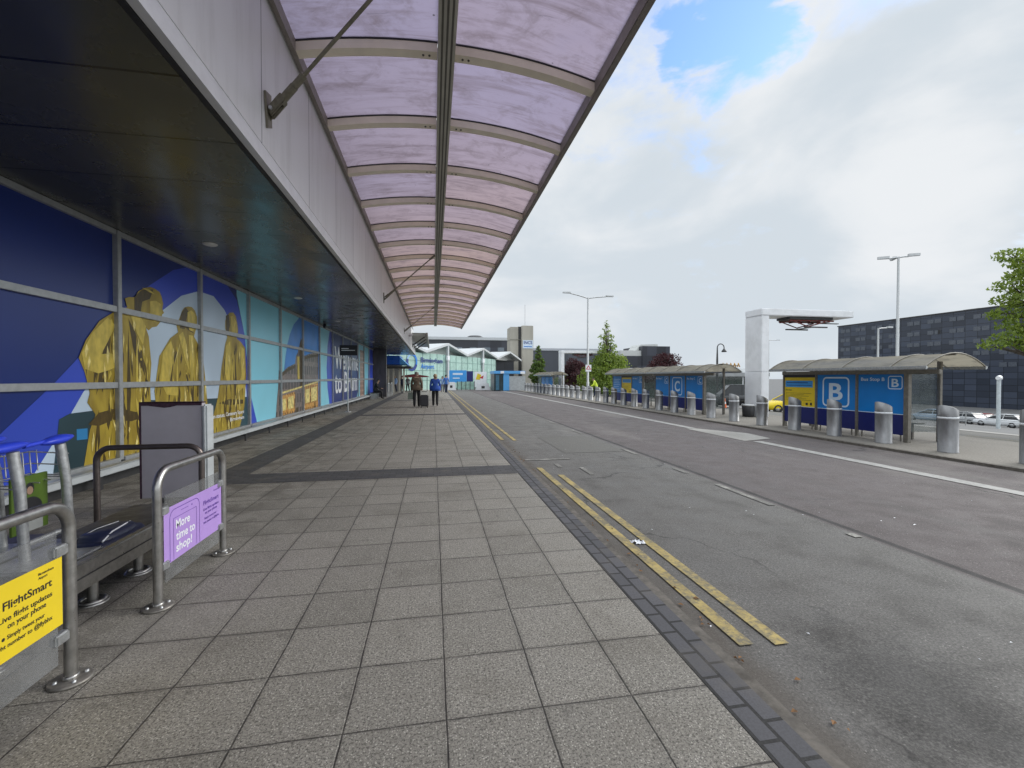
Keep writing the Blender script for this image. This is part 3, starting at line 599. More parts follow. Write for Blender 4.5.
# brows, nose and mouth shadows of the printed heads
for (hy, hz, sg_) in ((8.70, 2.74, 1), (9.84, 2.72, 1), (11.78, 2.84, 1)):
    for q_ in ([(hy - .07, hz + .05), (hy + .02, hz + .065), (hy + .02, hz + .03), (hy - .06, hz + .02)], [(hy + .05, hz + .06), (hy + .11, hz + .05), (hy + .10, hz + .02), (hy + .05, hz + .03)], [(hy + .03, hz + .03), (hy + .055, hz - .05), (hy + .01, hz - .055)], [(hy - .03, hz - .10), (hy + .07, hz - .095), (hy + .06, hz - .12), (hy - .02, hz - .125)]):
        STREAKS.append((q_, M_golddark))
LAYERS += STREAKS
for k in range(7): LAYERS.append((disc(8.27 - .01 * k, 2.2 - .17 * k, .022), M_goldlight))
for k in range(6): LAYERS.append((disc(9.55 + .015 * k, 2.15 - .17 * k, .02), M_goldlight))
LAYERS += [([(12.58, 1.76), (12.64, 1.36), (12.74, 1.01), (13.13, 0.27), (12.55, 0.24)], M_royal),
           ([(17.3, 3.9), (16.95, 3.67), (16.4, 3.4), (15.98, 3.03), (15.7, 2.65), (15.52, 2.27), (15.34, 1.76), (15.27, 0.78), (19.74, 0.2), (19.83, 3.76), (19.8, 3.9)], M_deepsky),
           ([(14.86, 1.81), (14.94, 1.65), (15.7, 1.9), (16.51, 2.05), (16.6, 2.3), (16.82, 2.45), (17.13, 2.87), (17.24, 2.99), (17.39, 2.86), (17.66, 2.37), (18.4, 2.5), (19.66, 2.61), (19.68, 0.2), (17.28, 0.2), (14.53, 0.2), (14.64, 0.71), (14.8, 1.3)], M_bldprint),
           ([(14.92, 0.96), (16.49, 1.07), (16.47, 0.36), (14.91, 0.34)], M_glowprint), ([(17.4, 1.22), (19.62, 1.33), (19.6, 0.33), (17.4, 0.32)], M_glowprint),
           ([(14.9, 1.62), (15.7, 1.86), (16.5, 2.0), (16.5, 1.9), (15.7, 1.76), (14.9, 1.52)], M_golddark), ([(17.7, 2.33), (18.5, 2.44), (19.66, 2.54), (19.66, 2.44), (18.5, 2.34), (17.7, 2.24)], M_golddark),
           ([(14.9, 1.08), (19.66, 1.42), (19.66, 1.36), (14.9, 1.02)], M_goldpale), ([(17.05, 2.6), (17.2, 2.98), (17.3, 2.7), (17.3, 1.2), (17.12, 1.2)], M_golddark),
           ([(15.1, .85), (15.5, .88), (15.5, .5), (15.1, .48)], M_goldpale), ([(15.7, .9), (16.3, .94), (16.3, .52), (15.7, .5)], M_goldpale), ([(17.7, 1.1), (18.3, 1.14), (18.3, .6), (17.7, .58)], M_goldpale), ([(18.5, 1.15), (19.4, 1.2), (19.4, .62), (18.5, .6)], M_goldpale), ([(16.6, .5), (16.8, .5), (16.8, .25), (16.6, .25)], M_golddark), ([(19.0, .55), (19.15, .55), (19.15, .25), (19.0, .25)], M_golddark),
           ([(16.75, 2.3), (17.0, 2.32), (17.02, 1.5), (16.78, 1.5)], M_goldlight),
           ([(21.9, 3.9), (21.35, 3.0), (21.15, 2.0), (21.3, 1.1), (21.72, 0.2), (22.3, 0.2), (22.3, 3.9)], M_royal),
           ([(22.3, 3.9), (22.2, 2.4), (22.3, 0.2), (29.0, 0.2), (29.9, 1.2), (30.1, 2.4), (29.6, 3.9)], M_navy),
           ([(30.3, 0.2), (31.9, 0.2), (31.9, 3.4), (30.3, 3.4)], M_stripprint), ([(33.9, 0.2), (36.7, 0.2), (36.7, 3.9), (34.3, 3.9)], M_royal)]
PIECES = []        # triangles (with material, layer)
for li, (pts, m_) in enumerate(LAYERS):
    for t in tessellate_polygon([[Vector((a, b_, 0)) for a, b_ in pts]]): PIECES.append(([pts[i] for i in t], m_, li))
def add_print_text(txt, y, z, h, w, m_, li):
    vs, fs = glyphs(txt); x0 = min(v[0] for v in vs); x1 = max(v[0] for v in vs); sy = h / glyph_cap(); sx = w / (x1 - x0)
    for f in fs:
        P = [(y + (vs[i][0] - x0) * sx, z + vs[i][1] * sy) for i in f]
        for t in tessellate_polygon([[Vector((a, b_, 0)) for a, b_ in P]]): PIECES.append(([P[i] for i in t], m_, li))
NL = len(LAYERS)
DEPTH = {}
add_print_text('Welcome', 22.75, 2.02, 1.08, 6.9, M_whiteprint, NL)
add_print_text('to Brum', 22.75, 0.80, 1.08, 6.4, M_whiteprint, NL)
add_print_text('Golden statues, Centenary Square', 10.33, 0.66, 0.085, 1.9, M_whiteprint, NL)
add_print_text('Birmingham', 11.45, 0.52, 0.085, 0.78, M_whiteprint, NL)
_cnt = {}
for li_, (pts_, m_) in enumerate(LAYERS):
    rank = {M_navy.name: 0, M_cyan.name: 1, M_royal.name: 2, M_skyprint.name: 3, M_deepsky.name: 3, M_bldprint.name: 4, M_stripprint.name: 4, M_teal.name: 4, M_glowprint.name: 5, M_winblue.name: 5, M_gold.name: 6, M_golddark.name: 7, M_goldlight.name: 8, M_goldpale.name: 9}[m_.name]
    if m_ is M_navy and li_: rank = 3
    j = _cnt.get(rank, 0); _cnt[rank] = j + 1
    DEPTH[li_] = .0016 * rank + (.000006 * j if rank > 6 else .0002 * (j % 4))
DEPTH[NL] = .0016 * 11
def clip(poly, lo, hi, ax):
    for bound, sgn in ((lo, 1), (hi, -1)):
        outp = []
        for i in range(len(poly)):
            a, c = poly[i - 1], poly[i]; da, dc = sgn * (a[ax] - bound), sgn * (c[ax] - bound)
            if (da >= 0) != (dc >= 0):
                t = da / (da - dc); outp.append((a[0] + (c[0] - a[0]) * t, a[1] + (c[1] - a[1]) * t))
            if dc >= 0: outp.append(c)
        poly = outp
        if not poly: return []
    return poly
for ci in range(len(cols) - 1):
    ya, yb = cols[ci] + .045, cols[ci + 1] - .045
    yb = min(yb, WY1 - .02)
    for ri, (za, zb) in enumerate(rows):
        b = MB()
        b.box((WX - .05, ya, za), (WX - .035, yb, zb), M_navy)
        for (tri, m_, li) in PIECES:
            P = clip(clip(tri, ya, yb, 0), za, zb, 1)
            if len(P) < 3: continue
            x = WX - .034 + DEPTH[li]
            A = sum(P[i - 1][0] * P[i][1] - P[i][0] * P[i - 1][1] for i in range(len(P)))
            if abs(A) < 1e-6: continue
            if A < 0: P = P[::-1]
            b.face([(x, p[0], p[1]) for p in P], m_)
        b.build('printed_window_pane', bld)
for y in cols:
    if y > WY1: continue
    b = MB(); b.box((WX - .06, y - .045, .30), (WX + .035, y + .045, 3.795), M_frame, .006); b.build('mullion', bld)
for z0, z1 in ((1.40, 1.49), (2.55, 2.64), (3.72, 3.797), (0.17, 0.34)):
    b = MB()
    for ci in range(len(cols) - 1):
        b.box((WX - .06, cols[ci] + .0455, z0), (WX + .022 if z0 > .3 else WX + .05, min(cols[ci + 1] - .0455, WY1), z1), M_frame, .005)
    b.build('transom' if z0 > .3 else 'window_sill', bld)
b = MB(); b.box((WX - .3, WY0, 0.0), (WX - .002, WY1, .168), M_darkgrey); b.build('plinth', bld)
b = MB(); b.box((-14, WY0, 0), (WX - .065, WY1, 6.2), M_darkgrey); b.build('wall', bld)
# soffit, fascia and roof
FX, FZ0, FZ1, FY1 = -1.75, 3.86, 5.72, 45.0
b = MB(); b.box((WX - .06, WY0, 3.80), (FX - .10, FY1, 3.86), M_soffit); b.build('soffit', bld)
b = MB()
b.box((FX - .098, WY0, 3.80), (FX - .055, FY1, 3.9), M_black)  # black strip stands in for the shadow gap at the soffit edge
b.prism([(FX - .05, WY0, 3.81), (FX + .02, WY0, 3.815), (FX - .003, WY0, 4.00), (FX - .05, WY0, 4.00)], (0, FY1 - WY0, 0), M_bevel)
b.build('fascia_trim', bld)
b = MB(); b.box((FX - .2, WY0, 4.003), (FX, FY1, FZ1), M_fascia); b.build('fascia', bld)
b = MB(); b.box((-14, WY0, 6.203), (FX - .21, FY1, 6.4), M_darkgrey); b.build('roof', bld)
for (x, y) in ((-3.68, 8.2), (-3.74, 13.3), (-3.74, 18.5), (-3.74, 23.6), (-3.74, 28.8), (-3.7, 3.1)):
    b = MB(); b.lathe([(0.0, -.022), (.085, -.022), (.105, -.012), (.11, 0.0)], (x, y, 3.799), M_lamp, 20); b.build('downlight', bld)
b = MB(); b.box((FX + .02, 33.0, 4.62), (FX + .28, 33.3, 4.74), M_white, .02); b.tube([(FX, 33.15, 4.6), (FX + .12, 33.15, 4.63)], .03, M_darkgrey); b.build('floodlight', bld)
b = MB(); b.box((-4.5, 19.4, 3.66), (-4.38, 19.55, 3.80), M_blackprint, .02); b.tube([(-4.44, 19.35, 3.66), (-4.44, 19.55, 3.66)], .05, M_blackprint); b.build('security_camera', bld)
# return wall beyond the last window, then the open entrance
M_ret = mat('return_wall_cladding', (0.10, 0.095, 0.09), 0.5, 0.2, 0.25, 3, None, (1, 1, .3))
b = MB(); b.box((-14, WY1 + .01, 0), (-3.73, WY1 + .5, 3.797), M_ret); b.build('return_wall', bld)
b = MB(); b.box((-14, 50, 0), (-3.4, 50.4, 3.797), M_conc); b.box((-5.2, WY1 + .52, 0), (-5.0, 49.98, 3.797), M_shelterglass); b.build('entrance_wall', bld)

# bumper rail along the foot of the window wall
rail = thing('bumper_rail', 'pale grey trolley bumper rail on short brackets along the foot of the printed window wall', 'bumper rail', (-4.55, 20, 0))
b = MB(); b.box((-4.58, 0, .19), (-4.50, WY1 - .3, .285), M_wframe, .012); b.box((-4.60, 0, .288), (-4.49, WY1 - .3, .302), M_frame); b.build('rail', rail)
for k in range(22):
    y = 2.2 + k * 1.6
    b = MB(); b.box((-4.56, y - .03, 0.0), (-4.535, y + .03, .189), M_darkgrey); b.box((-4.72, y - .03, .13), (-4.561, y + .03, .17), M_darkgrey); b.build('bracket', rail)

# ================================================================== CANOPIES
can = thing('glazed_canopy', 'long lilac translucent canopy with cream ribs cantilevered over the pavement', 'canopy', (0.2, 15, 5.6))
def cz(x): return 5.845 - 0.058 * (x - .2) ** 2 - 0.002 * max(0, x - .2) ** 3
CX0, CXM, CX1 = -1.70, .18, 2.26
RY0, RSP = 6.02, 1.69
ribs = [RY0 + RSP * k for k in range(-6, 19)]
nx = 8
def arcpts(xa, xb, dz, n=nx): return [(xa + (xb - xa) * i / n, cz(xa + (xb - xa) * i / n) + dz) for i in range(n + 1)]
for i in range(len(ribs) - 1):
    for (xa, xb) in ((CX0 - .01, CXM - .02), (CXM + .02, CX1 - .01)):
        b = MB(); P = arcpts(xa, xb, .135); ya, yb = ribs[i] + .035, ribs[i + 1] - .035
        vs = [(x, ya, z) for x, z in P] + [(x, yb, z) for x, z in P]; n_ = nx + 1
        b.mesh(vs, [(k, k + 1, n_ + k + 1, n_ + k) for k in range(nx)], M_canopy, True)
        b.build('roof_panel', can)
for y in ribs:
    b = MB()
    for (xa, xb) in ((CX0 + .02, CXM - .115), (CXM + .115, CX1 - .02)):
        P = arcpts(xa, xb, 0.0); Q = arcpts(xa, xb, .115)
        for m_, w, d0, d1 in ((M_rib, .075, 0, .115), (M_black, .085, .117, .15)):
            A = arcpts(xa, xb, d0); B = arcpts(xa, xb, d1); n_ = len(A)
            vs = [(x, y - w, z) for x, z in A] + [(x, y + w, z) for x, z in A] + [(x, y - w, z) for x, z in B] + [(x, y + w, z) for x, z in B]
            fs = []
            for k in range(n_ - 1):
                fs += [(k, n_ + k, n_ + k + 1, k + 1), (2 * n_ + k, 2 * n_ + k + 1, 3 * n_ + k + 1, 3 * n_ + k), (k, k + 1, 2 * n_ + k + 1, 2 * n_ + k), (n_ + k, 3 * n_ + k, 3 * n_ + k + 1, n_ + k + 1)]
            fs += [(0, 2 * n_, 3 * n_, n_), (n_ - 1, 2 * n_ - 1, 4 * n_ - 1, 3 * n_ - 1)]
            b.mesh(vs, fs, m_)
    for sx in (-.22, -.30, .22, .30):
        b.lathe([(0, -.012), (.014, -.012), (.016, 0)], (CXM + sx, y, cz(CXM + sx) - .001), M_beamdark, 8)
    b.build('rib', can)
YA, YB = ribs[0] - .1, ribs[-1] + .12
b = MB()
b.box((CXM - .11, YA, cz(CXM) - .10), (CXM + .11, YB, cz(CXM) + .16), M_beam, .01)
for sx in (-.06, 0, .06): b.box((CXM + sx - .013, YA, cz(CXM) - .106), (CXM + sx + .013, YB, cz(CXM) - .098), M_beamdark)
b.build('centre_beam', can)
b = MB(); b.box((CX1 - .02, YA, cz(CX1) - .04), (CX1 + .07, YB, cz(CX1) + .17), M_edge, .01); b.box((CX1 + .073, YA, cz(CX1) + .05), (CX1 + .12, YB, cz(CX1) + .15), M_edge, .008); b.build('edge_beam', can)
b = MB(); b.box((CX0 - .04, YA, cz(CX0) - .02), (CX0 + .02, YB, cz(CX0) + .15), M_edge); b.build('wall_channel', can)
for yk, lab in ((5.15, 0), (16.4, 1), (27.7, 2)):
    A = Vector((FX + .06, yk, 4.42)); Bp = Vector((CXM - .08, yk - 1.0, cz(CXM) - .06)); d = (Bp - A).normalized()
    b = MB()
    b.prism([(FX + .003, yk - .03, 4.22), (FX + .003, yk + .09, 4.28), (FX + .003, yk + .07, 4.62), (FX + .003, yk - .09, 4.58)], (.022, 0, 0), M_rod)
    side = Vector((0, 1, 0))
    nrm = d.cross(side).normalized()
    rot = Matrix((d, side, nrm)).transposed().to_4x4()
    T = Matrix.Translation(A) @ rot
    b.box((-.12, -.012, -.05), (.10, .012, .05), M_rod, .006, T)          # lug
    b.box((-.05, -.05, -.045), (.16, -.016, .045), M_rod, .008, T); b.box((-.05, .016, -.045), (.16, .05, .045), M_rod, .008, T)   # fork
    b.box((.13, -.05, -.045), (.19, .05, .045), M_rod, .008, T)
    b.tube([T @ Vector((0, -.075, 0)), T @ Vector((0, .075, 0))], .02, M_galv, 10)
    b.tube([T @ Vector((.185, 0, 0)), T @ Vector((.36, 0, 0))], .042, M_rod, 16); b.tube([T @ Vector((.363, 0, 0)), T @ Vector((.52, 0, 0))], .037, M_rod, 16)
    L_ = (Bp - A).length
    b.tube([T @ Vector((.52, 0, 0)), T @ Vector((L_ - .25, 0, 0))], .019, M_rod, 12)
    b.tube([T @ Vector((L_ - .27, 0, 0)), T @ Vector((L_ - .05, 0, 0))], .035, M_rod, 12)
    b.build('tie_rod', can)
# second canopy further on
can2 = thing('louvred_canopy', 'lower white louvred canopy over the far entrance beyond the lilac canopy', 'canopy', (-1.2, 44, 5.2))
M_louv = mat('louvre_white', (0.62, 0.63, 0.61), 0.45, 0, .06)
M_louvd = mat('louvre_grey_glass', (0.50, 0.52, 0.49), 0.4, 0, .1)
for k in range(13):
    y = 37.3 + k * 1.15
    b = MB(); b.box((-1.72, y, 5.02), (-.62, y + .10, 5.2), M_louv, .01); b.build('louvre', can2)
b = MB(); b.box((-1.72, 37, 5.203), (-.6, 52.5, 5.23), M_louvd); b.build('roof_sheet', can2)
b = MB(); b.box((-.6, 37, 4.98), (-.44, 52.5, 5.25), M_edge, .01); b.build('edge_beam', can2)
for y in (38.5, 41.5, 44.5):
    b = MB(); b.tube([(FX + .01, y, 4.3), (-.62, y, 5.1)], .045, M_darkgrey); b.box((FX + .001, y - .1, 4.15), (FX + .05, y + .1, 4.45), M_darkgrey); b.build('strut', can2)

# ================================================================== BARRIERS AND TROLLEY BAY
def hoop(name, label, x, ya, yb, top=.925, along='y', xb=None, group=None, material=None):
    mt = material or M_steel
    t = thing(name, label, 'barrier', (x, (ya + yb) / 2, 0), group)
    P0 = Vector((x, ya, 0)); P1 = Vector((xb if xb is not None else x, yb, 0)); d = (P1 - P0).normalized(); up = Vector((0, 0, 1)); r = .13
    path = [P0 + up * .01, P0 + up * (top - r - .1), P0 + up * (top - r)] + arc(P0 + d * r + up * (top - r), r, 180, 90, 8, d, up)[1:] + arc(P1 - d * r + up * (top - r), r, 90, 0, 8, d, up) + [P1 + up * (top - r - .1), P1 + up * .01]
    b = MB(); b.tube(path, .028, mt, 16); b.build('tube_frame', t)
    for P in (P0, P1):
        b = MB(); b.lathe([(0, .016), (.082, .016), (.09, .010), (.09, .001), (0, .001)], (P.x, P.y, 0), M_foot, 24); b.lathe([(.032, .016), (.034, .03), (.029, .034)], (P.x, P.y, 0), mt, 16)
        for k in range(4):
            a = R(45 + 90 * k); b.lathe([(0, .026), (.009, .026), (.011, .016)], (P.x + .06 * math.cos(a), P.y + .06 * math.sin(a), 0), M_galv, 6)
        b.build('foot_plate', t)
    return t
def acrylic(t, x, ya, yb, z0, z1):
    b = MB(); b.box((x - .005, ya, z0), (x + .005, yb, z1), M_acrylic, .003); p = b.build('clear_panel', t)
    for y, s in ((ya, 1), (yb, -1)):
        for z in (z0 + .10, z1 - .13):
            b = MB(); b.box((x - .02, y - .055 * s, z), (x + .02, y + .03 * s, z + .055), M_galv, .008); b.build('clamp', t)
    return p
YD = Vector((0, 1, 0)); ZD = Vector((0, 0, 1))
BX = -1.84
h1 = hoop('barrier_hoop', 'steel barrier hoop holding a yellow FlightSmart banner, nearest the camera', BX, 1.62, 2.61, group='pavement barriers of the trolley bay')
p = acrylic(h1, BX, 1.70, 2.53, .13, .80)
b = MB(); x = BX + .0065
b.box((BX + .0055, 1.66, .325), (x, 2.555, .665), M_signyellow); x += .001
b.text('FlightSmart', (x, 2.245, .548), YD, ZD, .036, M_blackprint, .25)
b.text('Live flight updates', (x, 2.225, .497), YD, ZD, .024, M_blackprint, .27)
b.text('on your phone', (x, 2.265, .462), YD, ZD, .024, M_blackprint, .195)
b.text('Simply tweet your', (x, 2.262, .417), YD, ZD, .019, M_blackprint, .19)
b.text('flight number to', (x, 2.20, .382), YD, ZD, .019, M_blackprint, .185)
b.text('@flybhx', (x, 2.395, .382), YD, ZD, .021, M_blackprint, .1)
b.text('Birmingham', (x, 2.42, .625), YD, ZD, .012, M_blackprint, .085); b.text('Airport', (x, 2.42, .606), YD, ZD, .012, M_blackprint, .05)
b.poly([(x, 2.245 + .008 * math.cos(a), .425 + .008 * math.sin(a)) for a in [k * .7 for k in range(9)]], M_blackprint)
b.build('yellow_banner', h1)
h2 = hoop('barrier_hoop', 'steel barrier hoop holding a lilac more-time-to-shop banner', BX, 3.34, 4.28, group='pavement barriers of the trolley bay')
p = acrylic(h2, BX, 3.42, 4.20, .13, .74)
b = MB(); x = BX + .0065
b.box((BX + .0055, 3.40, .25), (x, 4.235, .645), M_signpurple); x += .001
def path_line(b, pts, w, m_):
    for a, c in zip(pts, pts[1:]):
        a, c = Vector(a), Vector(c); d = (c - a).normalized(); n = Vector((1, 0, 0)).cross(d) * w * .5
        b.face([a - n, c - n, c + n, a + n], m_)
def phone(y0, y1, z1, r):
    pts = [(x, y0, .255)] + [(x, y0 + r - r * math.cos(R(a)), z1 - r + r * math.sin(R(a))) for a in range(0, 91, 15)] + [(x, y1 - r + r * math.sin(R(a)), z1 - r + r * math.cos(R(a))) for a in range(0, 91, 15)] + [(x, y1, .255)]
    path_line(b, pts, .005, M_signpurple_d)
phone(3.47, 3.87, .615, .06)
path_line(b, [(x, 3.515, .255), (x, 3.515, .55), (x, 3.825, .55), (x, 3.825, .255)], .004, M_signpurple_d)
path_line(b, [(x, 3.61, .585), (x, 3.71, .585)], .004, M_signpurple_d); b.poly([(x, 3.76 + .008 * math.cos(k), .585 + .008 * math.sin(k)) for k in (0, 1.05, 2.1, 3.14, 4.2, 5.2)], M_signpurple_d)
for txt, z, w in (('More', .468, .185), ('time to', .382, .255), ('shop!', .298, .21)): b.text(txt, (x, 3.545, z), YD, ZD, .062, M_whiteprint, w)
b.text('FlightSmart', (x, 3.93, .525), YD, ZD, .033, M_signpurple_d, .255)
b.text('Live flight updates', (x, 3.93, .478), YD, ZD, .021, M_signpurple_d, .255); b.text('on your phone', (x, 3.955, .447), YD, ZD, .021, M_signpurple_d, .2)
b.text('Simply tweet your', (x, 3.945, .405), YD, ZD, .017, M_signpurple_d, .2); b.text('flight number to @flybhx', (x, 3.93, .372), YD, ZD, .017, M_signpurple_d, .26)
b.text('Birmingham Airport', (x, 4.1, .60), YD, ZD, .011, M_signpurple_d, .11)
b.build('lilac_banner', h2)
M_bronze_hoop = mat('dull_bronze_tube', (0.16, 0.135, 0.125), 0.35, .8, .1, 20)
h3 = hoop('barrier_hoop', 'plain dark barrier hoop without a banner, in front of the grey notice board', -3.36, 5.12, 5.12, .845, xb=-2.40, group='pavement barriers of the trolley bay', material=M_bronze_hoop)
# dispenser platform with guide rail
tb = thing('trolley_dispenser', 'low steel trolley dispenser rail on short round feet between two bannered barriers', 'trolley dispenser', (-2.6, 3.5, 0))
b = MB()
b.box((-2.31, 1.9, .165), (-2.25, 5.0, .355), M_steel, .01); b.box((-2.2495, 1.9, .255), (-2.246, 5.0, .263), M_darkgrey)
b.build('front_rail', tb)
M_tray = mat('worn_dark_tray', (0.10, 0.095, 0.085), 0.45, .6, .3, 6, ((0.05, .045, .04), .6))
b = MB(); b.box((-2.95, 1.9, .24), (-2.312, 5.0, .285), M_tray, .006); b.box((-3.42, 1.9, .24), (-2.951, 4.2, .285), M_tray, .006); b.build('tray', tb)
for y in (1.98, 2.75, 3.5, 3.98, 4.75):
    b = MB(); b.tube([(-2.33, y, .01), (-2.33, y, .239)], .032, M_steel, 14); b.lathe([(0, .014), (.085, .014), (.09, .008), (.09, .001)], (-2.33, y, 0), M_steel, 20)
    b.lathe([(.06, .015), (.062, .028), (.075, .028), (.077, .015)], (-2.33, y, 0), M_steel, 20); b.build('leg', tb)
for y in (2.3, 4.6):
    b = MB(); b.tube([(-2.88, y, .001), (-2.88, y, .239)], .032, M_steel, 14); b.build('leg', tb)
# luggage trolley
tr = thing('luggage_trolley', 'luggage trolley with bright blue handle grips, wire basket and green advert panel', 'luggage trolley', (-2.75, 3.68, .288))
for y in (3.50, 3.88):
    b = MB(); b.tube([(-2.74, y + .02, .30), (-2.745, y + .005, .62), (-2.75, y, .80), (-2.77, y - .02, 1.06)], [.030, .030, .032, .032], M_galv, 14); b.build('post', tr)
def grip(y0, y1):
    b = MB(); n = 9; vs = []; fs = []; m_ = 14
    for i in range(n):
        t = i / (n - 1); y = y0 + (y1 - y0) * t; s = math.sin(math.pi * min(max(t, .04), .96)) ** .5
        for k in range(m_):
            a = 2 * math.pi * k / m_; vs.append((-2.77 + .055 * s * math.cos(a) - .01 * t, y, 1.085 + .035 * s * math.sin(a) + .02 * t))
    for i in range(n - 1):
        for k in range(m_): fs.append((i * m_ + k, i * m_ + (k + 1) % m_, (i + 1) * m_ + (k + 1) % m_, (i + 1) * m_ + k))
    fs += [tuple(reversed(range(m_))), tuple(range((n - 1) * m_, n * m_))]
    b.mesh(vs, fs, M_blueplastic, True); b.build('handle_grip', tr)
grip(3.24, 3.60); grip(3.70, 3.98)
b = MB(); b.tube([(-2.77, 3.56, 1.085), (-2.775, 3.74, 1.095)], .016, M_blueplastic, 12); b.build('handle_bar', tr)
b = MB()
b.box((-2.86, 3.555, .46), (-2.845, 3.85, .86), mat('advert_green', (0.075, 0.13, 0.018), .35), .003)
b.poly([(-2.8445, 3.70 + .10 * math.cos(R(a)), .62 + .085 * math.sin(R(a))) for a in range(0, 181, 15)], M_blackprint)
b.poly([(-2.8445, 3.70 + .035 * math.cos(R(a)), .765 + .045 * math.sin(R(a))) for a in range(0, 360, 30)], M_blackprint)
b.poly([(-2.844, 3.70 + .026 * math.cos(R(a)), .752 + .03 * math.sin(R(a))) for a in range(0, 360, 30)], mat('print_skin', (.3, .19, .13), .5))
b.box((-2.8448, 3.60, .463), (-2.843, 3.80, .60), mat('advert_grey', (.28, .29, .28), .4))
b.build('advert_panel', tr)
b = MB()
wires = []
for z in (.80, .88, .97):
    b.tube([(-2.80, 3.40, z), (-3.06, 3.42, z + .02), (-3.06, 3.98, z + .02), (-2.80, 3.98, z)], .005, M_galv, 6)
for y in (3.42, 3.52, 3.6, 3.72, 3.82, 3.92, 3.98):
    b.tube([(-3.06, y, .99), (-3.05, y, .82), (-2.80, y, .80)], .005, M_galv, 6)
    b.tube([(-3.06, y, .99), (-3.03, y + .02, 1.0), (-3.02, y + .02, .84)], .004, M_galv, 6)
b.build('wire_basket', tr)
b = MB(); b.box((-2.88, 3.3, .288), (-2.42, 3.95, .315), M_galv, .01); b.tube([(-2.78, 3.50, .40), (-2.78, 3.88, .40)], .02, M_galv); b.build('base_frame', tr)
tr2 = copy_tree(tr); tr2.location = (tr.location.x - .40, tr.location.y - .05, tr.location.z); tr2['label'] = 'second luggage trolley nested on the wall side behind the first'
for t_ in (tr, tr2): t_['group'] = 'luggage trolleys in the dispenser'
bs = thing('trolley_bumper', 'dark navy plastic trolley bumper with pale edge strips lying on the dispenser rail', 'bumper', (-2.58, 4.05, .288))
b = MB()
for (sc, z0, z1, m_) in ((1.0, .2875, .325, M_navyplastic), (.74, .3255, .36, M_navyplastic)):
    ring = [(-2.54 + .17 * sc * math.copysign(abs(math.cos(a)) ** .6, math.cos(a)), 3.98 + .30 * sc * math.copysign(abs(math.sin(a)) ** .8, math.sin(a))) for a in [2 * math.pi * k / 28 for k in range(28)]]
    vs = [(a, c, z0) for a, c in ring] + [(-2.54 + (a + 2.54) * .9, 3.98 + (c - 3.98) * .9, z1) for a, c in ring]
    b.mesh(vs, [(k, (k + 1) % 28, 28 + (k + 1) % 28, 28 + k) for k in range(28)] + [tuple(range(28, 56))], m_, True)
b.build('body', bs)
b = MB(); b.tube([(-2.43, 3.75, .335), (-2.46, 3.9, .364), (-2.48, 4.08, .366), (-2.53, 4.22, .345)], .006, M_whiteprint, 8); b.build('edge_strip', bs)
b = MB(); b.tube([(-2.64, 3.76, .34), (-2.62, 3.98, .366), (-2.59, 4.18, .36)], .005, M_galv, 8); b.build('edge_strip', bs)
# notice board
nb = thing('notice_board', 'blank grey free-standing notice board with peeling dark top edge behind the barriers', 'notice board', (-3.1, 5.95, 0))
M_board = mat('faded_lilac_grey_panel', (0.50, 0.47, 0.50), 0.55, 0, .06, 3, ((.40, .37, .39), .5))
M_peel = mat('peeling_maroon_edge', (0.06, 0.028, 0.045), 0.7, 0, .4, 30)
b = MB(); b.box((-3.42, 5.90, .12), (-2.76, 6.0, 1.25), M_board, .006); b.build('panel', nb)
b = MB(); b.box((-3.425, 5.893, 1.225), (-2.755, 5.898, 1.265), M_peel); b.box((-3.425, 5.893, 1.253), (-2.755, 6.0, 1.268), M_peel, .003)
b.poly([(-3.35, 5.8965, 1.226), (-3.02, 5.8965, 1.226), (-3.10, 5.8965, 1.205), (-3.16, 5.8965, 1.198), (-3.25, 5.8965, 1.212)], M_peel); b.box((-3.425, 5.893, .12), (-3.405, 5.898, 1.224), M_peel); b.build('edge_trim', nb)
b = MB(); b.box((-2.745, 5.86, .02), (-2.69, 6.05, 1.235), M_wframe, .02); b.build('frame', nb)
b = MB(); b.box((-3.3, 5.8, .002), (-3.12, 6.1, .03), M_blackprint, .01); b.box((-3.25, 5.92, .03), (-3.17, 5.98, .12), M_blackprint); b.box((-2.84, 5.8, .002), (-2.62, 6.12, .06), M_white, .02); b.build('foot', nb)
# small post sign
ps = thing('post_sign', 'small black sign on a thin grey pole by the printed window wall', 'sign', (-3.80, 20.9, 0))
b = MB(); b.tube([(-3.8, 20.9, 0), (-3.8, 20.9, 2.55)], .03, M_galv); b.lathe([(0, .02), (.12, .02), (.13, 0)], (-3.8, 20.9, 0), M_galv); b.build('pole', ps)
b = MB(); b.box((-4.14, 20.86, 2.56), (-3.38, 20.94, 3.02), M_blackprint, .01); b.box((-4.06, 20.853, 2.77), (-3.48, 20.857, 2.80), M_whiteprint); b.box((-4.06, 20.853, 2.85), (-3.75, 20.857, 2.88), M_whiteprint); b.build('sign_panel', ps)

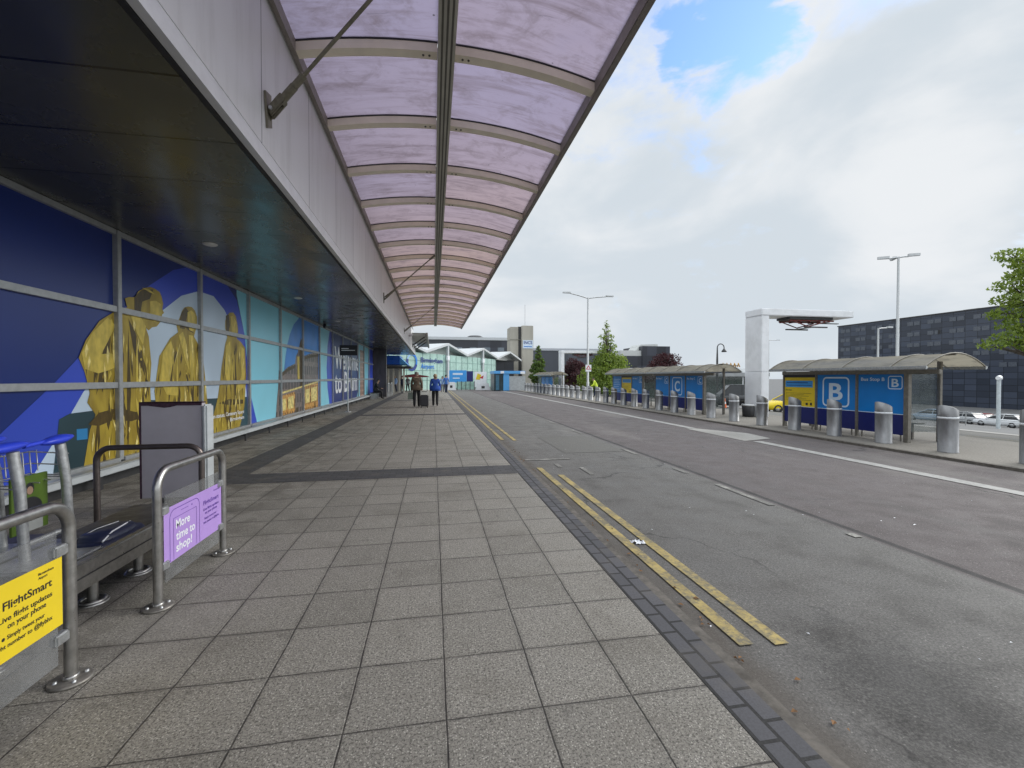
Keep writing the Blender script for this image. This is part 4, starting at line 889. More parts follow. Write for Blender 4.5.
# ================================================================== BOLLARDS
boll = None
NB = 34
for k in range(NB):
    y = 6.12 + 1.3295 * k
    if k == 0:
        boll = thing('bollard', 'x', 'bollard', (0, 0, 0), 'steel bollards along the island kerb')
        r = .165; b = MB(); n = 28
        vs = []; fs = []
        def ztop(a, q): return .90 - .085 * q * math.cos(a) + .03 * math.sin(a) * 0
        lev = [(r + .004, 0.0), (r + .004, .02), (r, .022), (r, .70)]
        for (rr, z) in lev: vs += [(rr * math.cos(2 * math.pi * i / n), rr * math.sin(2 * math.pi * i / n), z) for i in range(n)]
        for q in (1.0, .9):   # slanted top rim
            vs += [(r * q * math.cos(2 * math.pi * i / n), r * q * math.sin(2 * math.pi * i / n), .905 - .078 * q * math.cos(2 * math.pi * i / n) + (.0 if q == 1.0 else .012)) for i in range(n)]
        L_ = len(lev) + 2
        for j in range(L_ - 1): fs += [(j * n + i, j * n + (i + 1) % n, (j + 1) * n + (i + 1) % n, (j + 1) * n + i) for i in range(n)]
        b.mesh(vs, fs, M_boll, True); b.mesh(vs[(L_ - 1) * n:], [tuple(range(n))], M_boll); b.build('post', boll)
        b = MB(); b.lathe([(r, .700), (r + .003, .701), (r + .003, .742), (r, .743)], (0, 0, 0), M_band, n); b.build('band', boll)
        o = boll
    else: o = copy_tree(boll)
    o.location = (10.6 + random.uniform(-.015, .015), y, 0); o.rotation_euler = (R(random.uniform(-.6, .6)), R(random.uniform(-.6, .6)), R(random.uniform(-8, 8)))
    ordn = ['nearest steel bollard, cut by the right edge of the photo', 'second steel bollard from the right edge, in front of the glass shelter end', 'third steel bollard from the right, before the small Bus Stop B panel', 'fourth steel bollard from the right, in front of the big letter B', 'fifth steel bollard from the right, in front of the yellow map panel', 'sixth steel bollard from the right, between the bus stop B shelter and the white gantry', 'seventh steel bollard from the right, left of the white gantry beside the black bin', 'eighth steel bollard from the right, just right of the bus stop C shelter',
            'ninth steel bollard from the right, before the near end of the stop C shelter', 'tenth steel bollard from the right, before the blue panel beside the big letter C', 'eleventh steel bollard from the right, before the big letter C']
    words_ = ['twelfth', 'thirteenth', 'fourteenth', 'fifteenth', 'sixteenth', 'seventeenth', 'eighteenth', 'nineteenth', 'twentieth', 'twenty-first', 'twenty-second', 'twenty-third', 'twenty-fourth', 'twenty-fifth', 'twenty-sixth', 'twenty-seventh', 'twenty-eighth', 'twenty-ninth', 'thirtieth', 'thirty-first', 'thirty-second', 'thirty-third', 'thirty-fourth']
    o['label'] = ordn[k] if k < len(ordn) else (words_[k - len(ordn)] + (' steel bollard from the right, in front of the farther stop C shelter' if k < 16 else ' steel bollard from the right in the far kerb row') if k < NB - 1 else 'farthest steel bollard in the kerb row, beside the blue kiosk')

# ================================================================== BUS SHELTERS
ND = Vector((0, -1, 0))   # reading direction on panels that face the pavement
SX = 11.2
def shelter(label, y0, L_, panels, gap=.8):
    t = thing('bus_shelter', label, 'bus shelter', (SX, y0, 0), 'bus shelters on the traffic island')
    xf, xb, ze, zr = 10.68, 12.34, 1.80, 2.10
    def az(x): u = (x - (xf + xb) / 2) / ((xb - xf) / 2); return ze + (zr - ze) * (1 - u * u)
    n = 12; X = [xf + (xb - xf) * i / n for i in range(n + 1)]
    b = MB(); vs = [(x, y0, az(x)) for x in X] + [(x, y0 + L_, az(x)) for x in X]
    b.mesh(vs, [(k, k + 1, n + 2 + k, n + 1 + k) for k in range(n)], M_shelterroof, True); b.build('roof', t)
    nb_ = len(panels); bay = (L_ - gap) / nb_
    for k in range(nb_ + 2):
        y = y0 if k == 0 else y0 + gap + bay * (k - 1)
        y = min(max(y, y0 + .03), y0 + L_ - .03)
        b = MB(); b.tube([(x, y, az(x) + .012) for x in X], .015, M_brownsteel, 6); b.build('roof_rib', t)
    b = MB(); b.box((xf - .03, y0, ze - .055), (xf + .03, y0 + L_, ze + .02), M_galv, .012); b.box((xb - .03, y0, ze - .055), (xb + .03, y0 + L_, ze + .02), M_galv, .012)
    b.box((SX - .05, y0 + .1, ze - .16), (SX + .05, y0 + L_, ze - .055), M_brownsteel, .01)
    b.tube([((xf + xb) / 2, y0 + .03, zr - .02), ((xf + xb) / 2, y0 + L_ - .03, zr - .02)], .02, M_brownsteel, 8); b.build('gutter', t)
    for k in range(nb_ + 1):
        y = y0 + gap + bay * k; y = min(y, y0 + L_ - .05)
        w = .055 if k == 0 else .035
        b = MB(); b.box((SX - w, y - w, 0), (SX + w, y + w, ze - .02), M_brownsteel, .008); b.build('post', t)
    for y in (y0 + gap - .06, y0 + L_ - .2):
        b = MB(); b.box((12.02, y - .04, 0), (12.10, y + .04, az(12.06) - .02), M_brownsteel, .008); b.build('post', t)
    for y in (y0 + gap - .03, y0 + L_ - .1):
        b = MB(); b.box((SX + .06, y - .006, .25), (12.0, y + .006, 1.70), M_shelterglass); b.build('glass_end', t)
    for k, kind in enumerate(panels):
        ya, yb = y0 + gap + bay * k + .045, y0 + gap + bay * (k + 1) - .045
        if kind == 'glass':
            b = MB(); b.box((SX - .006, ya, .2), (SX + .006, yb, 1.66), glass('green_shelter_glass', (.16, .30, .22), .55)); b.build('glass_panel', t); continue
        b = MB(); x = SX - .012
        b.box((x, ya, .66), (SX + .012, yb, 1.65), M_signyellow if kind == 'map' else M_signblue); b.box((x + .002, ya, .16), (SX + .01, yb, .655), M_signnavy)
        b.box((x - .002, ya, .653), (x + .003, yb, .668), M_signpale)
        x -= .002; w = yb - ya
        letter = kind[-1]
        if kind.startswith('big'):
            s = min(.84, w * .74); ym = (ya + yb) / 2
            b.rring((x, ym + s / 2, .735), ND, ZD, s, s, .13, .045, M_signpale)
            b.text(letter, (x, ym, .93), ND, ZD, .47, M_signpale, .42, 0, 'C'); b.text(letter, (x - .0006, ym - .012, .93), ND, ZD, .47, M_signpale, .42, 0, 'C')
        elif kind.startswith('stop'):
            s = .35
            b.rring((x, ya + .06 + s, 1.27), ND, ZD, s, .33, .06, .022, M_signpale); b.text(letter, (x, ya + .06 + s / 2, 1.33), ND, ZD, .2, M_signpale, .17, 0, 'C')
            b.text('Bus Stop ' + letter, (x, yb - .07, 1.475), ND, ZD, .085, M_signpale, .62)
        elif kind == 'map':
            b.box((x, ya, 1.56), (x + .003, yb, 1.65), M_blackprint)
            b.box((x, ya + .08, 1.26), (x + .003, yb - .07, 1.46), M_signcyan); x2 = x - .001
            b.box((x2, ya + .25, 1.39), (x2 + .002, yb - .12, 1.41), M_signnavy); b.box((x2, ya + .12, 1.31), (x2 + .002, yb - .12, 1.325), M_signnavy)
            b.text('Bus stops', (x2, yb - .08, 1.15), ND, ZD, .045, M_blackprint)
            for q in range(6):
                b.box((x2, ya + .12 + .09 * ((q * 7) % 5), .86 + q * .042), (x2 + .0005, yb - .08, .868 + q * .042), M_blackprint)
            b.box((x2, ya + .1, .72), (x2 + .0005, ya + .17, .8), M_blackprint); b.box((x2, ya + .25, .72), (x2 + .0005, ya + .33, .79), M_blackprint)
        elif kind == 'list':
            for q in range(7): b.box((x, ya + .2 + .08 * (q % 3), .78 + .11 * q), (x + .001, yb - .1, .80 + .11 * q), M_signpale)
        for yy in (ya + w * .25, ya + w * .75): b.box((SX - .03, yy - .02, 1.655), (SX + .01, yy + .02, 1.70), M_whiteprint)
        b.build('sign_panel', t)
        b = MB()
        for yy in (ya + .1, yb - .1): b.tube([(SX, yy, 0), (SX, yy, .158)], .018, M_brownsteel, 8)
        b.build('panel_feet', t)
    b = MB(); b.box((11.75, y0 + gap + .2, .40), (12.0, y0 + L_ - .2, .43), M_brownsteel, .01)
    for yy in (y0 + gap + .4, y0 + L_ - .5): b.box((11.85, yy - .02, 0), (11.9, yy + .02, .40), M_brownsteel)
    b.build('perch_seat', t)
    return t
shelter('bus shelter with big letter B panel, nearest the camera', 7.93, 4.62, ['stopB', 'bigB', 'map'])
shelter('bus shelter with big letter C panel behind the bollards', 15.98, 4.95, ['stopC', 'bigC', 'stopC'])
shelter('farther stop C shelter with green glass bay and small yellow map', 21.1, 5.25, ['stopC', 'map', 'list'], 1.15)
shelter('distant low bus shelter with blue panels beyond the far white gantry', 39.5, 7.0, ['stopD', 'list', 'list', 'glass'], .9)

# ================================================================== CHARGING GANTRIES
def gantry(label, yc, xa=12.68, ant=True):
    t = thing('charging_gantry', label, 'charging gantry', (xa + .25, yc, 0), 'white charging gantries for buses')
    b = MB(); b.box((xa, yc - .45, 0), (xa + .34, yc + .5, 1.78), M_white, .02); b.box((xa + .003, yc - .447, 1.785), (xa + .337, yc + .497, 4.0), M_white, .02); b.build('pillar', t)
    b = MB(); b.box((xa - .01, yc - .46, 4.003), (xa + 4.25, yc + .5, 4.28), M_white, .025); b.build('arm', t)
    if ant:
        M_red = mat('oxide_red_frame', (0.17, 0.035, 0.03), .5)
        b = MB(); x0 = xa + 1.35
        b.box((x0, yc - .35, 3.90), (x0 + 2.0, yc + .35, 4.0), M_blackprint)
        for dy in (-.28, .28):
            b.tube([(x0 + .05, yc + dy, 3.86), (x0 + 2.1, yc + dy, 3.86)], .03, M_red, 8); b.tube([(x0 + .2, yc + dy, 3.84), (x0 + .9, yc + dy, 3.62), (x0 + 1.7, yc + dy, 3.82)], .025, M_red, 8)
        for k in range(5): b.tube([(x0 + .1 + .45 * k, yc - .3, 3.82), (x0 + .1 + .45 * k, yc + .3, 3.82)], .02, M_red, 8)
        b.box((x0 + .55, yc - .5, 3.55), (x0 + 1.6, yc - .44, 3.6), M_darkgrey); b.box((x0 + .55, yc + .44, 3.55), (x0 + 1.6, yc + .5, 3.6), M_darkgrey); b.box((x0 + .9, yc - .44, 3.56), (x0 + 1.0, yc + .44, 3.59), M_darkgrey)
        b.box((x0 + 1.7, yc - .05, 3.78), (x0 + 2.6, yc + .05, 3.81), M_darkgrey)
        b.build('charging_head', t)
    return t
gantry('white bus charging gantry with red charging head between shelters B and C', 15.75)
gantry('distant white charging gantry to the left of the tall green tree', 43.0, 12.6, True)
lb = thing('litter_bin', 'black litter bin with a grey lid at the foot of the near white gantry', 'litter bin', (12.35, 15.6, 0))
b = MB(); b.lathe([(0, .005), (.2, .005), (.215, .05), (.235, .42), (.23, .425)], (12.35, 15.6, 0), M_blackprint, 20); b.build('body', lb)
b = MB(); b.lathe([(.25, .43), (.26, .45), (.25, .50), (.17, .505), (.16, .46), (0, .45)], (12.35, 15.6, 0), M_galv, 20); b.build('lid', lb)

# ================================================================== LAMP POSTS, POLES
def lamp(label, x, y, h, arms, base=None, r=.08, drop=0.0, cat='street lamp', name='street_lamp', thick=.07, grp=None):
    z0 = landz(x) - .1 if x > 14 else 0.0
    t = thing(name, label, cat, (x, y, z0), grp)
    b = MB(); b.tube([(x, y, z0), (x, y, z0 + 1.2), (x, y, z0 + 1.25), (x, y, z0 + h)], [r * 1.3, r * 1.25, r, r * .7], M_galv, 12); b.build('pole', t)
    for (dx, dy, up) in arms:
        e = Vector((x + dx, y + dy, z0 + h + up)); s = Vector((x, y, z0 + h - .05))
        b = MB(); b.tube([s, s.lerp(e, .5) + Vector((0, 0, .02)), e], r * .5, M_galv, 8); b.build('arm', t)
        d = (e - s); d.z = 0; d = d.normalized() if d.length > 0 else Vector((1, 0, 0)); sd = Vector((-d.y, d.x, 0)); ln = min(.75, .35 + h * .03)
        b = MB(); P = [e - sd * .13, e + sd * .13, e + d * ln + sd * .09, e + d * ln - sd * .09]; b.prism(P, (0, 0, thick * 1.2), M_galv); b.build('lamp_head', t)
    return t
lamp('tall double-armed street lamp with two slim heads behind the bollards', 11.25, 31.1, 7.45, [(-1.35, 0, .28), (1.4, 0, .12)], r=.085)
ls = thing('warning_sign', 'small white warning sign with red triangle strapped to the tall double-armed lamp', 'sign', (11.25, 30.95, 2.3))
b = MB(); b.box((11.03, 30.95, 2.0), (11.47, 30.98, 2.5), M_white); b.poly([(11.05, 30.946, 2.15), (11.45, 30.946, 2.15), (11.25, 30.946, 2.47)], mat('sign_red', (.55, .03, .03), .4)); b.poly([(11.15, 30.943, 2.2), (11.35, 30.943, 2.2), (11.25, 30.943, 2.37)], M_white); b.build('plate', ls)
lamp('high mast lamp with three heads rising beyond the bus stop B shelter', 36.3, 29.1, 13.0, [(-.55, .3, -.1), (.55, -.3, -.02), (.3, .5, .0)], r=.12, thick=.16)
lamp('short single-arm lamp post standing just left of the high mast lamp', 45, 38, 9.2, [(1.1, 0, 0.05)], r=.12, thick=.14)
lamp('thin far lamp column seen between the white gantry and shelter B roof', 62, 73, 12.5, [(-1.6, 0, 0), (1.6, 0, 0)], r=.1)
lp = thing('light_column', 'pale low light column with a rounded head by the car park', 'light column', (44, 27.5, landz(44) - .1))
z0 = landz(44) - .1
b = MB(); b.tube([(44, 27.5, z0), (44, 27.5, z0 + 3.9)], .125, mat('pale_column_paint', (.55, .60, .62), .45), 16); b.build('column', lp)
b = MB(); b.tube([(43.75, 27.4, z0 + 4.02), (44.05, 27.5, z0 + 4.04), (44.35, 27.6, z0 + 3.98)], [.15, .19, .12], M_white, 12); b.build('head', lp)
fl = thing('swan_neck_lamp', 'dark swan-neck lamp post with a gold hanging ornament above the stop C shelter', 'street lamp', (26, 37, landz(26) - .1))
z0 = landz(26) - .1
b = MB(); b.tube([(26, 37, z0), (26, 37, z0 + 4.2), (26, 37, z0 + 5.4)] + [tuple(p) for p in arc((26.35, 37, z0 + 5.4), .35, 180, 0, 10, (1, 0, 0), (0, 0, 1))[1:]], [.1, .09, .05] + [.045] * 10, M_darkgrey, 10); b.build('post', fl)
b = MB(); b.lathe([(.04, .42), (.06, .3), (.2, .12), (.24, 0), (0, -.02)], (26.7, 37, z0 + 5.0), M_darkgrey, 14); b.build('lamp_shade', fl)
M_orn = mat('gold_ornament', (.42, .22, .03), .45, .2, .5, 9)
b = MB(); b.tube([(26, 37, z0 + 3.75), (28.2, 37, z0 + 3.75)], .03, M_darkgrey, 6)
for k in range(5): b.tube([(26.5 + .4 * k, 37, z0 + 3.6), (26.6 + .4 * k, 37, z0 + 3.95), (26.75 + .4 * k, 37, z0 + 3.62)], .06, M_orn, 6)
b.build('hanging_ornament', fl)

# ================================================================== FAR BUILDINGS
def frame_at(o, ex):          # local frame: x along ex, y pointing away from the camera, z up
    ex = Vector((ex[0], ex[1], 0)).normalized(); ey = Vector((-ex.y, ex.x, 0)); ez = Vector((0, 0, 1))
    m = Matrix((ex, ey, ez)).transposed().to_4x4(); m.translation = Vector(o); return m
M_mint = mat('mint_glass', (0.36, 0.53, 0.47), 0.3, 0, .12, .9, ((.45, .58, .53), .5))
M_mintline = mat('mint_glass_joint', (0.12, 0.22, 0.20), 0.4)
M_roofwhite = mat('white_roof_sheet', (0.52, 0.54, 0.55), 0.45, 0, .06)
M_roofsoffit = mat('roof_soffit_grey', (0.56, 0.57, 0.55), 0.5, 0, .1)
gt = thing('glass_terminal', 'mint green glass terminal with a white zigzag roof and an airport name sign', 'building', (1.81, 62, 0))
F = frame_at((1.81, 62, 0), (.552, .834))
def addF(b, name, par): b.xform(F); return b.build(name, par)
b = MB(); b.box((-16, 0, 0), (16, 14, 4.70), M_mint)
addF(b, 'glass_wall', gt)
b = MB()
for k in range(19): b.box((-14 + k * 1.66 - .03, -.03, 0), (-14 + k * 1.66 + .03, -.001, 4.7), M_mintline)
for z in (1.2, 2.45, 3.7): b.box((-16, -.022, z - .025), (16, -.002, z + .025), M_mintline)
addF(b, 'glazing_bars', gt)
for k in (-1, 0, 1, 2):       # folded roof bays
    s0 = k * 10.7
    b = MB()
    for sgn in (-1, 1):
        P = [(s0, -.4, 6.32), (s0 + sgn * 5.35, -.4, 5.02), (s0 + sgn * 5.35, 15, 5.02), (s0, 15, 6.32)]
        if sgn < 0: P = P[::-1]
        b.face(P, M_roofwhite)
        e0, e1 = Vector((s0, -.4, 6.32)), Vector((s0 + sgn * 5.35, -.4, 5.02))
        b.face([e0, e1, e1 - ZD * .30, e0 - ZD * .30], M_roofwhite)
        b.face([e0 - ZD * .30, e1 - ZD * .30, (s0 + sgn * 5.35, 1.1, 4.72), (s0, 1.1, 6.02)], M_roofwhite)
        b.poly([(s0, 1.09, 6.02), (s0 + sgn * 5.35, 1.09, 4.72), (s0, 1.09, 4.72)], M_roofsoffit)
    addF(b, 'folded_roof', gt)
    if k in (0, 1):
        b = MB(); b.box((s0 - .16, -.35, 0), (s0 + .16, -.06, 6.0), M_roofwhite); b.box((s0 - .3, -.40, 3.9), (s0 + .3, -.05, 4.6), M_white, .05); addF(b, 'column', gt)
XD3 = Vector((1, 0, 0))
b = MB(); M_logo1 = mat('logo_navy', (.03, .05, .22), .4); M_logo2 = mat('logo_blue', (.03, .19, .60), .4)
b.text('Birmingham', (-6.15, -.06, 3.5), XD3, ZD, .62, M_logo1, 5.1); b.text('Airport', (-6.15, -.06, 2.72), XD3, ZD, .58, M_logo2, 3.0)
for (a0, a1, m_, r0, r1) in ((-200, -20, M_logo1, .72, 1.15), (-20, 110, M_logo2, .78, 1.1), (110, 160, mat('logo_pale', (.30, .50, .75), .4), .8, 1.05)):
    n = 18
    vs = [(-8.0 + r0 * math.cos(R(a0 + (a1 - a0) * i / n)), -.06, 3.5 + r0 * math.sin(R(a0 + (a1 - a0) * i / n))) for i in range(n + 1)] + [(-8.0 + r1 * math.cos(R(a0 + (a1 - a0) * i / n)), -.06, 3.5 + r1 * math.sin(R(a0 + (a1 - a0) * i / n))) for i in range(n + 1)]
    b.mesh(vs, [(i, i + 1, n + 2 + i, n + 1 + i) for i in range(n)], m_)
addF(b, 'airport_sign', gt)

def grid_wall(name, lo, line, su, sz, ax=0, w=.03, rough=.3, var=.4):
    n = NT(name); s = n.sep()
    a = n.M('DIVIDE', s[ax], su); z = n.M('DIVIDE', s[2], sz)
    fa, fz = n.M('FRACT', a), n.M('FRACT', z)
    l = n.M('MAXIMUM', n.M('LESS_THAN', fa, w / su), n.M('LESS_THAN', fz, w / sz))
    rnd = n.white(n.comb(n.M('FLOOR', a), n.M('FLOOR', z)))
    c = n.mix(rnd, [x * (1 - var) for x in lo], [x * (1 + var) for x in lo]); c = n.mix(l, c, line)
    n.col(c); n.set('Roughness', rough); return n.m
M_darkclad = grid_wall('dark_cladding', (.035, .038, .05), (.06, .06, .07), 3.0, 3.0)
M_slateclad = grid_wall('slate_cladding', (.060, .068, .085), (.04, .045, .055), 4.0, 9.0)
lo_ = thing('office_block', 'long dark office block with a white roof edge behind the glass terminal', 'building', (5, 110, 0))
b = MB(); b.box((-22, 110, 0), (19.3, 130, 10.9), M_darkclad); b.build('wall', lo_)
b = MB(); b.box((-22.3, 109.7, 10.903), (19.6, 130, 11.6), M_roofwhite); b.build('roof_edge', lo_)
b = MB(); b.lathe([(2.4, 11.6), (2.4, 12.0), (1.5, 12.5), (0, 12.55)], (10.8, 116, 0), M_darkgrey, 20); b.build('roof_plant', lo_)
for k in range(7):
    b = MB(); b.box((-5 + 3.5 * k, 109.9, 8.2), (-3.4 + 3.5 * k, 109.98, 9.1), mat('office_window', (.16, .19, .22), .2)); b.build('window', lo_)
M_tower = mat('ribbed_concrete', (.40, .375, .32), .8, 0, .1, .6, ((.27, .25, .21), .5), (1, 1, .15))
tw = thing('concrete_tower', 'pale concrete stair tower with a dark vertical strip and a small roof mast', 'tower', (17.2, 87, 0))
b = MB(); b.box((15.05, 86, 0), (16.65, 90, 11.6), M_tower, .05); b.box((17.25, 85.2, 0), (19.5, 90, 11.8), M_tower, .05); b.box((15.03, 85.9, 9.0), (19.52, 90.1, 9.1), mat('tower_joint', (.2, .19, .16), .8)); b.build('shaft', tw)
b = MB(); b.box((16.66, 86.3, 0), (17.24, 89.9, 11.7), M_darkgrey); b.build('window_strip', tw)
b = MB(); b.box((17.4, 85.1, 7.3), (19.4, 85.19, 8.9), mat('tower_sign_blue', (.62, .72, .82), .4)); b.text('INCS', (17.55, 85.08, 8.15), XD3, ZD, .6, M_logo1, 1.7); b.box((17.55, 85.085, 7.6), (19.2, 85.095, 7.75), M_logo2); b.build('sign', tw)
b = MB(); b.tube([(18.2, 87, 11.8), (18.2, 87, 16.2)], .05, M_galv, 6); b.build('mast', tw)
dk = thing('dark_annexe', 'low dark annexe between the glass terminal and the concrete tower', 'building', (13, 82, 0))
b = MB(); b.box((11.6, 82, 0), (15.0, 90, 4.6), M_darkclad); b.box((11.4, 81.8, 4.603), (15.2, 90, 4.8), M_darkgrey); b.build('wall', dk)
rd = thing('slate_block', 'long slate grey block behind the trees right of the concrete tower', 'building', (35, 112, 0))
b = MB(); b.box((20, 112, -3), (47, 130, 8.6), M_slateclad); b.build('wall', rd)
b = MB(); b.box((19.8, 111.8, 8.603), (47.2, 130, 9.2), mat('pale_coping', (.42, .44, .47), .5)); b.build('coping', rd)
sb = thing('stepped_block', 'stepped dark block with pale roof plant above the copper tree', 'building', (62, 122, -4))
b = MB(); b.box((54, 121, -5), (69, 135, 7.9), M_darkclad); b.box((60.5, 120.8, -5), (69.3, 134, 10.8), M_darkclad); b.build('wall', sb)
b = MB(); b.box((54, 121.5, 7.903), (62, 130, 9.5), M_roofsoffit); b.prism([(59.5, 123, 9.5), (66.5, 123, 10.85), (66.5, 123, 11.6), (61, 123, 11.4)], (0, 6, 0), M_roofsoffit); b.build('roof_plant', sb)
# dark glass hotel block to the right
M_hotel = grid_wall('hotel_cladding', (.047, .057, .082), (.018, .022, .029), 2.15, 1.25, 1, .10, .22, .35)
hb = thing('dark_glass_block', 'big dark glass office block with rows of small paired windows across the car park', 'building', (118, 68, -5))
b = MB(); b.box((110, 20, -6), (140, 104, 15.5), M_hotel); b.build('wall', hb)
b = MB(); b.box((109.85, 19.8, 15.503), (140, 104.2, 15.75), M_darkgrey); b.box((116, 76, 15.753), (119, 79, 16.6), M_galv); b.box((118, 84, 15.753), (120, 86, 16.2), M_galv); b.build('parapet', hb)
M_hwin = mat('hotel_window', (.095, .107, .13), .15, 0, .2, 5)
for r_ in range(5):
    for c_ in range(17):
        y = 101.8 - 4.3 * c_; z = 14.1 - 2.5 * r_
        b = MB()
        for dy in (-.72, .72): b.box((109.93, y + dy - .62, z - .45), (109.99, y + dy + .62, z + .45), M_hwin)
        if r_ == 1 and c_ == 5: b.box((109.915, y - 1.3, z - .45), (109.928, y - .75, z + .45), M_blackprint)
        b.build('window', hb)
ll = thing('drop_off_building', 'long low grey roofed drop-off building beyond the stop C shelter', 'building', (45, 70, landz(45)))
b = MB(); b.prism([(30, 68, 1.75), (30, 68, 2.4), (30, 71, 3.15), (30, 76, 3.3), (30, 76, 1.75)], (28, 0, 0), mat('grey_roof_sheet', (.33, .34, .34), .4, .2, .12, 1, None, (1, .3, 1))); b.build('roof', ll)
b = MB(); b.box((30.5, 71, -4), (57.5, 76, 1.747), glass('dim_shopfront', (.10, .14, .12), .97)); b.build('shopfront', ll)
for k in range(8):
    b = MB(); b.tube([(31 + 3.7 * k, 68.6, -4), (31 + 3.7 * k, 68.6, 1.748)], .1, M_white, 8); b.build('column', ll)

# kiosk, hoardings and entrance furniture
ki = thing('blue_kiosk', 'pale blue kiosk with an open doorway and grey side panel beyond the bollards', 'kiosk', (9, 53, 0))
M_kblue = mat('kiosk_blue', (.10, .37, .74), .4, 0, .05)
b = MB(); b.box((7.15, 52.2, .0), (8.25, 55.5, 2.0), M_teal); b.box((8.25, 52, 0), (8.95, 55.5, 2.1), M_kblue); b.box((7.1, 51.9, 2.003), (10.9, 55.6, 2.35), M_kblue, .03); b.build('body', ki)
b = MB(); b.box((8.953, 52.1, 0), (10.95, 55.5, 1.72), mat('kiosk_grey_panel', (.42, .44, .45), .5)); b.build('side_panel', ki)
b = MB(); b.box((7.9, 51.87, 2.05), (8.3, 51.897, 2.32), M_white); b.box((10.3, 51.87, 2.0), (10.85, 51.897, 2.3), M_white); b.build('sign', ki)
b = MB(); b.box((7.35, 52.1, .05), (7.75, 52.19, 1.9), mat('kiosk_door_glass', (.06, .16, .24), .15)); b.build('door', ki)
ho = thing('blue_hoarding', 'bright blue information hoarding in front of the mint glass terminal', 'hoarding', (3.4, 58, 0))
b = MB(); b.box((2.05, 58, .9), (4.3, 58.08, 2.5), M_signcyan); b.box((4.32, 57.98, 1.0), (5.15, 58.07, 2.4), M_signnavy); b.box((2.5, 57.985, 1.9), (3.8, 57.995, 2.15), M_signpale); b.box((2.5, 57.985, 1.4), (3.4, 57.995, 1.55), M_signpale); b.build('panel', ho)
b = MB(); b.box((2.1, 58.02, 0), (2.2, 58.06, .9), M_galv); b.box((5.0, 58.02, 0), (5.1, 58.06, .9), M_galv); b.build('leg', ho)
gf = thing('glass_screen', 'low green glass screen with dark posts at the end of the pavement', 'screen', (3.9, 54.6, 0))
b = MB(); b.box((2.9, 54.6, .08), (5.05, 54.64, 1.05), glass('screen_glass', (.40, .62, .54), .8)); b.build('glass', gf)
for k in range(5):
    b = MB(); b.box((2.86 + .53 * k, 54.56, 0), (2.93 + .53 * k, 54.68, 1.1), M_darkgrey); b.build('post', gf)
wb = thing('white_block_barrier', 'white moulded barrier block left of the green glass screen', 'barrier', (2.1, 54.5, 0))
b = MB(); b.prism([(1.55, 54.2, 0.003), (2.75, 54.2, 0.003), (2.7, 54.2, .15), (2.6, 54.2, 1.0), (1.7, 54.2, 1.0), (1.6, 54.2, .15)], (0, .45, 0), M_white); b.box((2.0, 54.19, .3), (2.3, 54.198, .6), M_darkgrey); b.build('block', wb)
wb2 = thing('white_block_barrier', 'white moulded barrier block between the green glass screen and the blue kiosk', 'barrier', (6.2, 54.8, 0))
b = MB(); b.prism([(5.2, 54.6, 0.0), (7.0, 54.6, 0.0), (6.95, 54.6, .2), (6.8, 54.6, .85), (5.4, 54.6, .85), (5.25, 54.6, .2)], (0, .45, 0), M_white); b.box((5.9, 54.59, .2), (6.3, 54.598, .5), M_darkgrey); b.build('block', wb2)
ad = thing('advert_totem', 'white advert board with red and yellow picture left of the blue kiosk', 'advert board', (5.8, 57.5, 0))
b = MB(); b.box((5.3, 57.5, .3), (6.9, 57.6, 2.3), M_white, .02); b.lathe([(0, .0), (.3, .0), (.3, .01)], (0, 0, 0), M_white, 4); b.build('panel', ad)
b = MB(); b.poly([(5.45, 57.49, 1.3), (6.0, 57.49, 1.25), (6.2, 57.49, 1.9), (5.7, 57.49, 2.1)], M_signyellow); b.poly([(5.9, 57.485, 1.5), (6.4, 57.485, 1.4), (6.5, 57.485, 1.85)], mat('sign_red', (.55, .03, .03), .4)); b.build('picture', ad)
en = thing('entrance_portal', 'bright blue entrance portal with a dark flat canopy and white columns under the soffit end', 'entrance', (-4, 47, 0))
M_eblue = mat('portal_blue', (.02, .12, .58), .3, 0, .2, 1); 
b = MB(); b.box((-5.0, 45.3, 2.85), (-3.3, 49.5, 3.75), M_eblue); b.prism([(-3.297, 45.4, 2.85), (-2.5, 45.4, 2.85), (-3.297, 45.4, 3.6)], (0, 3.5, 0), M_kblue); b.build('blue_band', en)
b = MB(); b.box((-5.0, 45.1, 2.5), (-2.2, 49.5, 2.7), M_darkgrey, .03); b.build('canopy_slab', en)
for x in (-4.6, -4.1, -3.5, -3.05):
    b = MB(); b.box((x, 46.5, 0), (x + .16, 46.7, 2.497), mat('cream_column', (.62, .58, .50), .5)); b.build('column', en)
aw = thing('market_awning', 'dark red awning over the busy entrance beyond the walking man', 'awning', (-2.2, 51, 0))
b = MB(); b.prism([(-4.2, 50.5, 1.55), (-.4, 50.5, 1.6), (-.7, 50.5, 1.75), (-2.2, 50.5, 1.95), (-3.9, 50.5, 1.7)], (0, 2.0, 0), mat('awning_red', (.16, .025, .03), .7)); b.build('cloth', aw)
for x in (-4.0, -2.2, -.7):
    b = MB(); b.tube([(x, 51.5, 0), (x, 51.5, 1.56)], .035, M_darkgrey, 8); b.build('pole', aw)
hoop('barrier_hoop', 'small pale barrier hoop standing by the dark return wall beyond the seated person', -3.55, 36.2, 37.4, 1.1, group='pavement barriers near the far entrance', material=M_wframe)
hoop('barrier_hoop', 'second pale barrier hoop just behind the one by the dark return wall', -3.5, 38.2, 39.5, 1.1, group='pavement barriers near the far entrance', material=M_wframe)
be = thing('bench', 'grey perforated metal bench carrying the seated person beside the wall', 'bench', (-4.35, 33.6, 0))
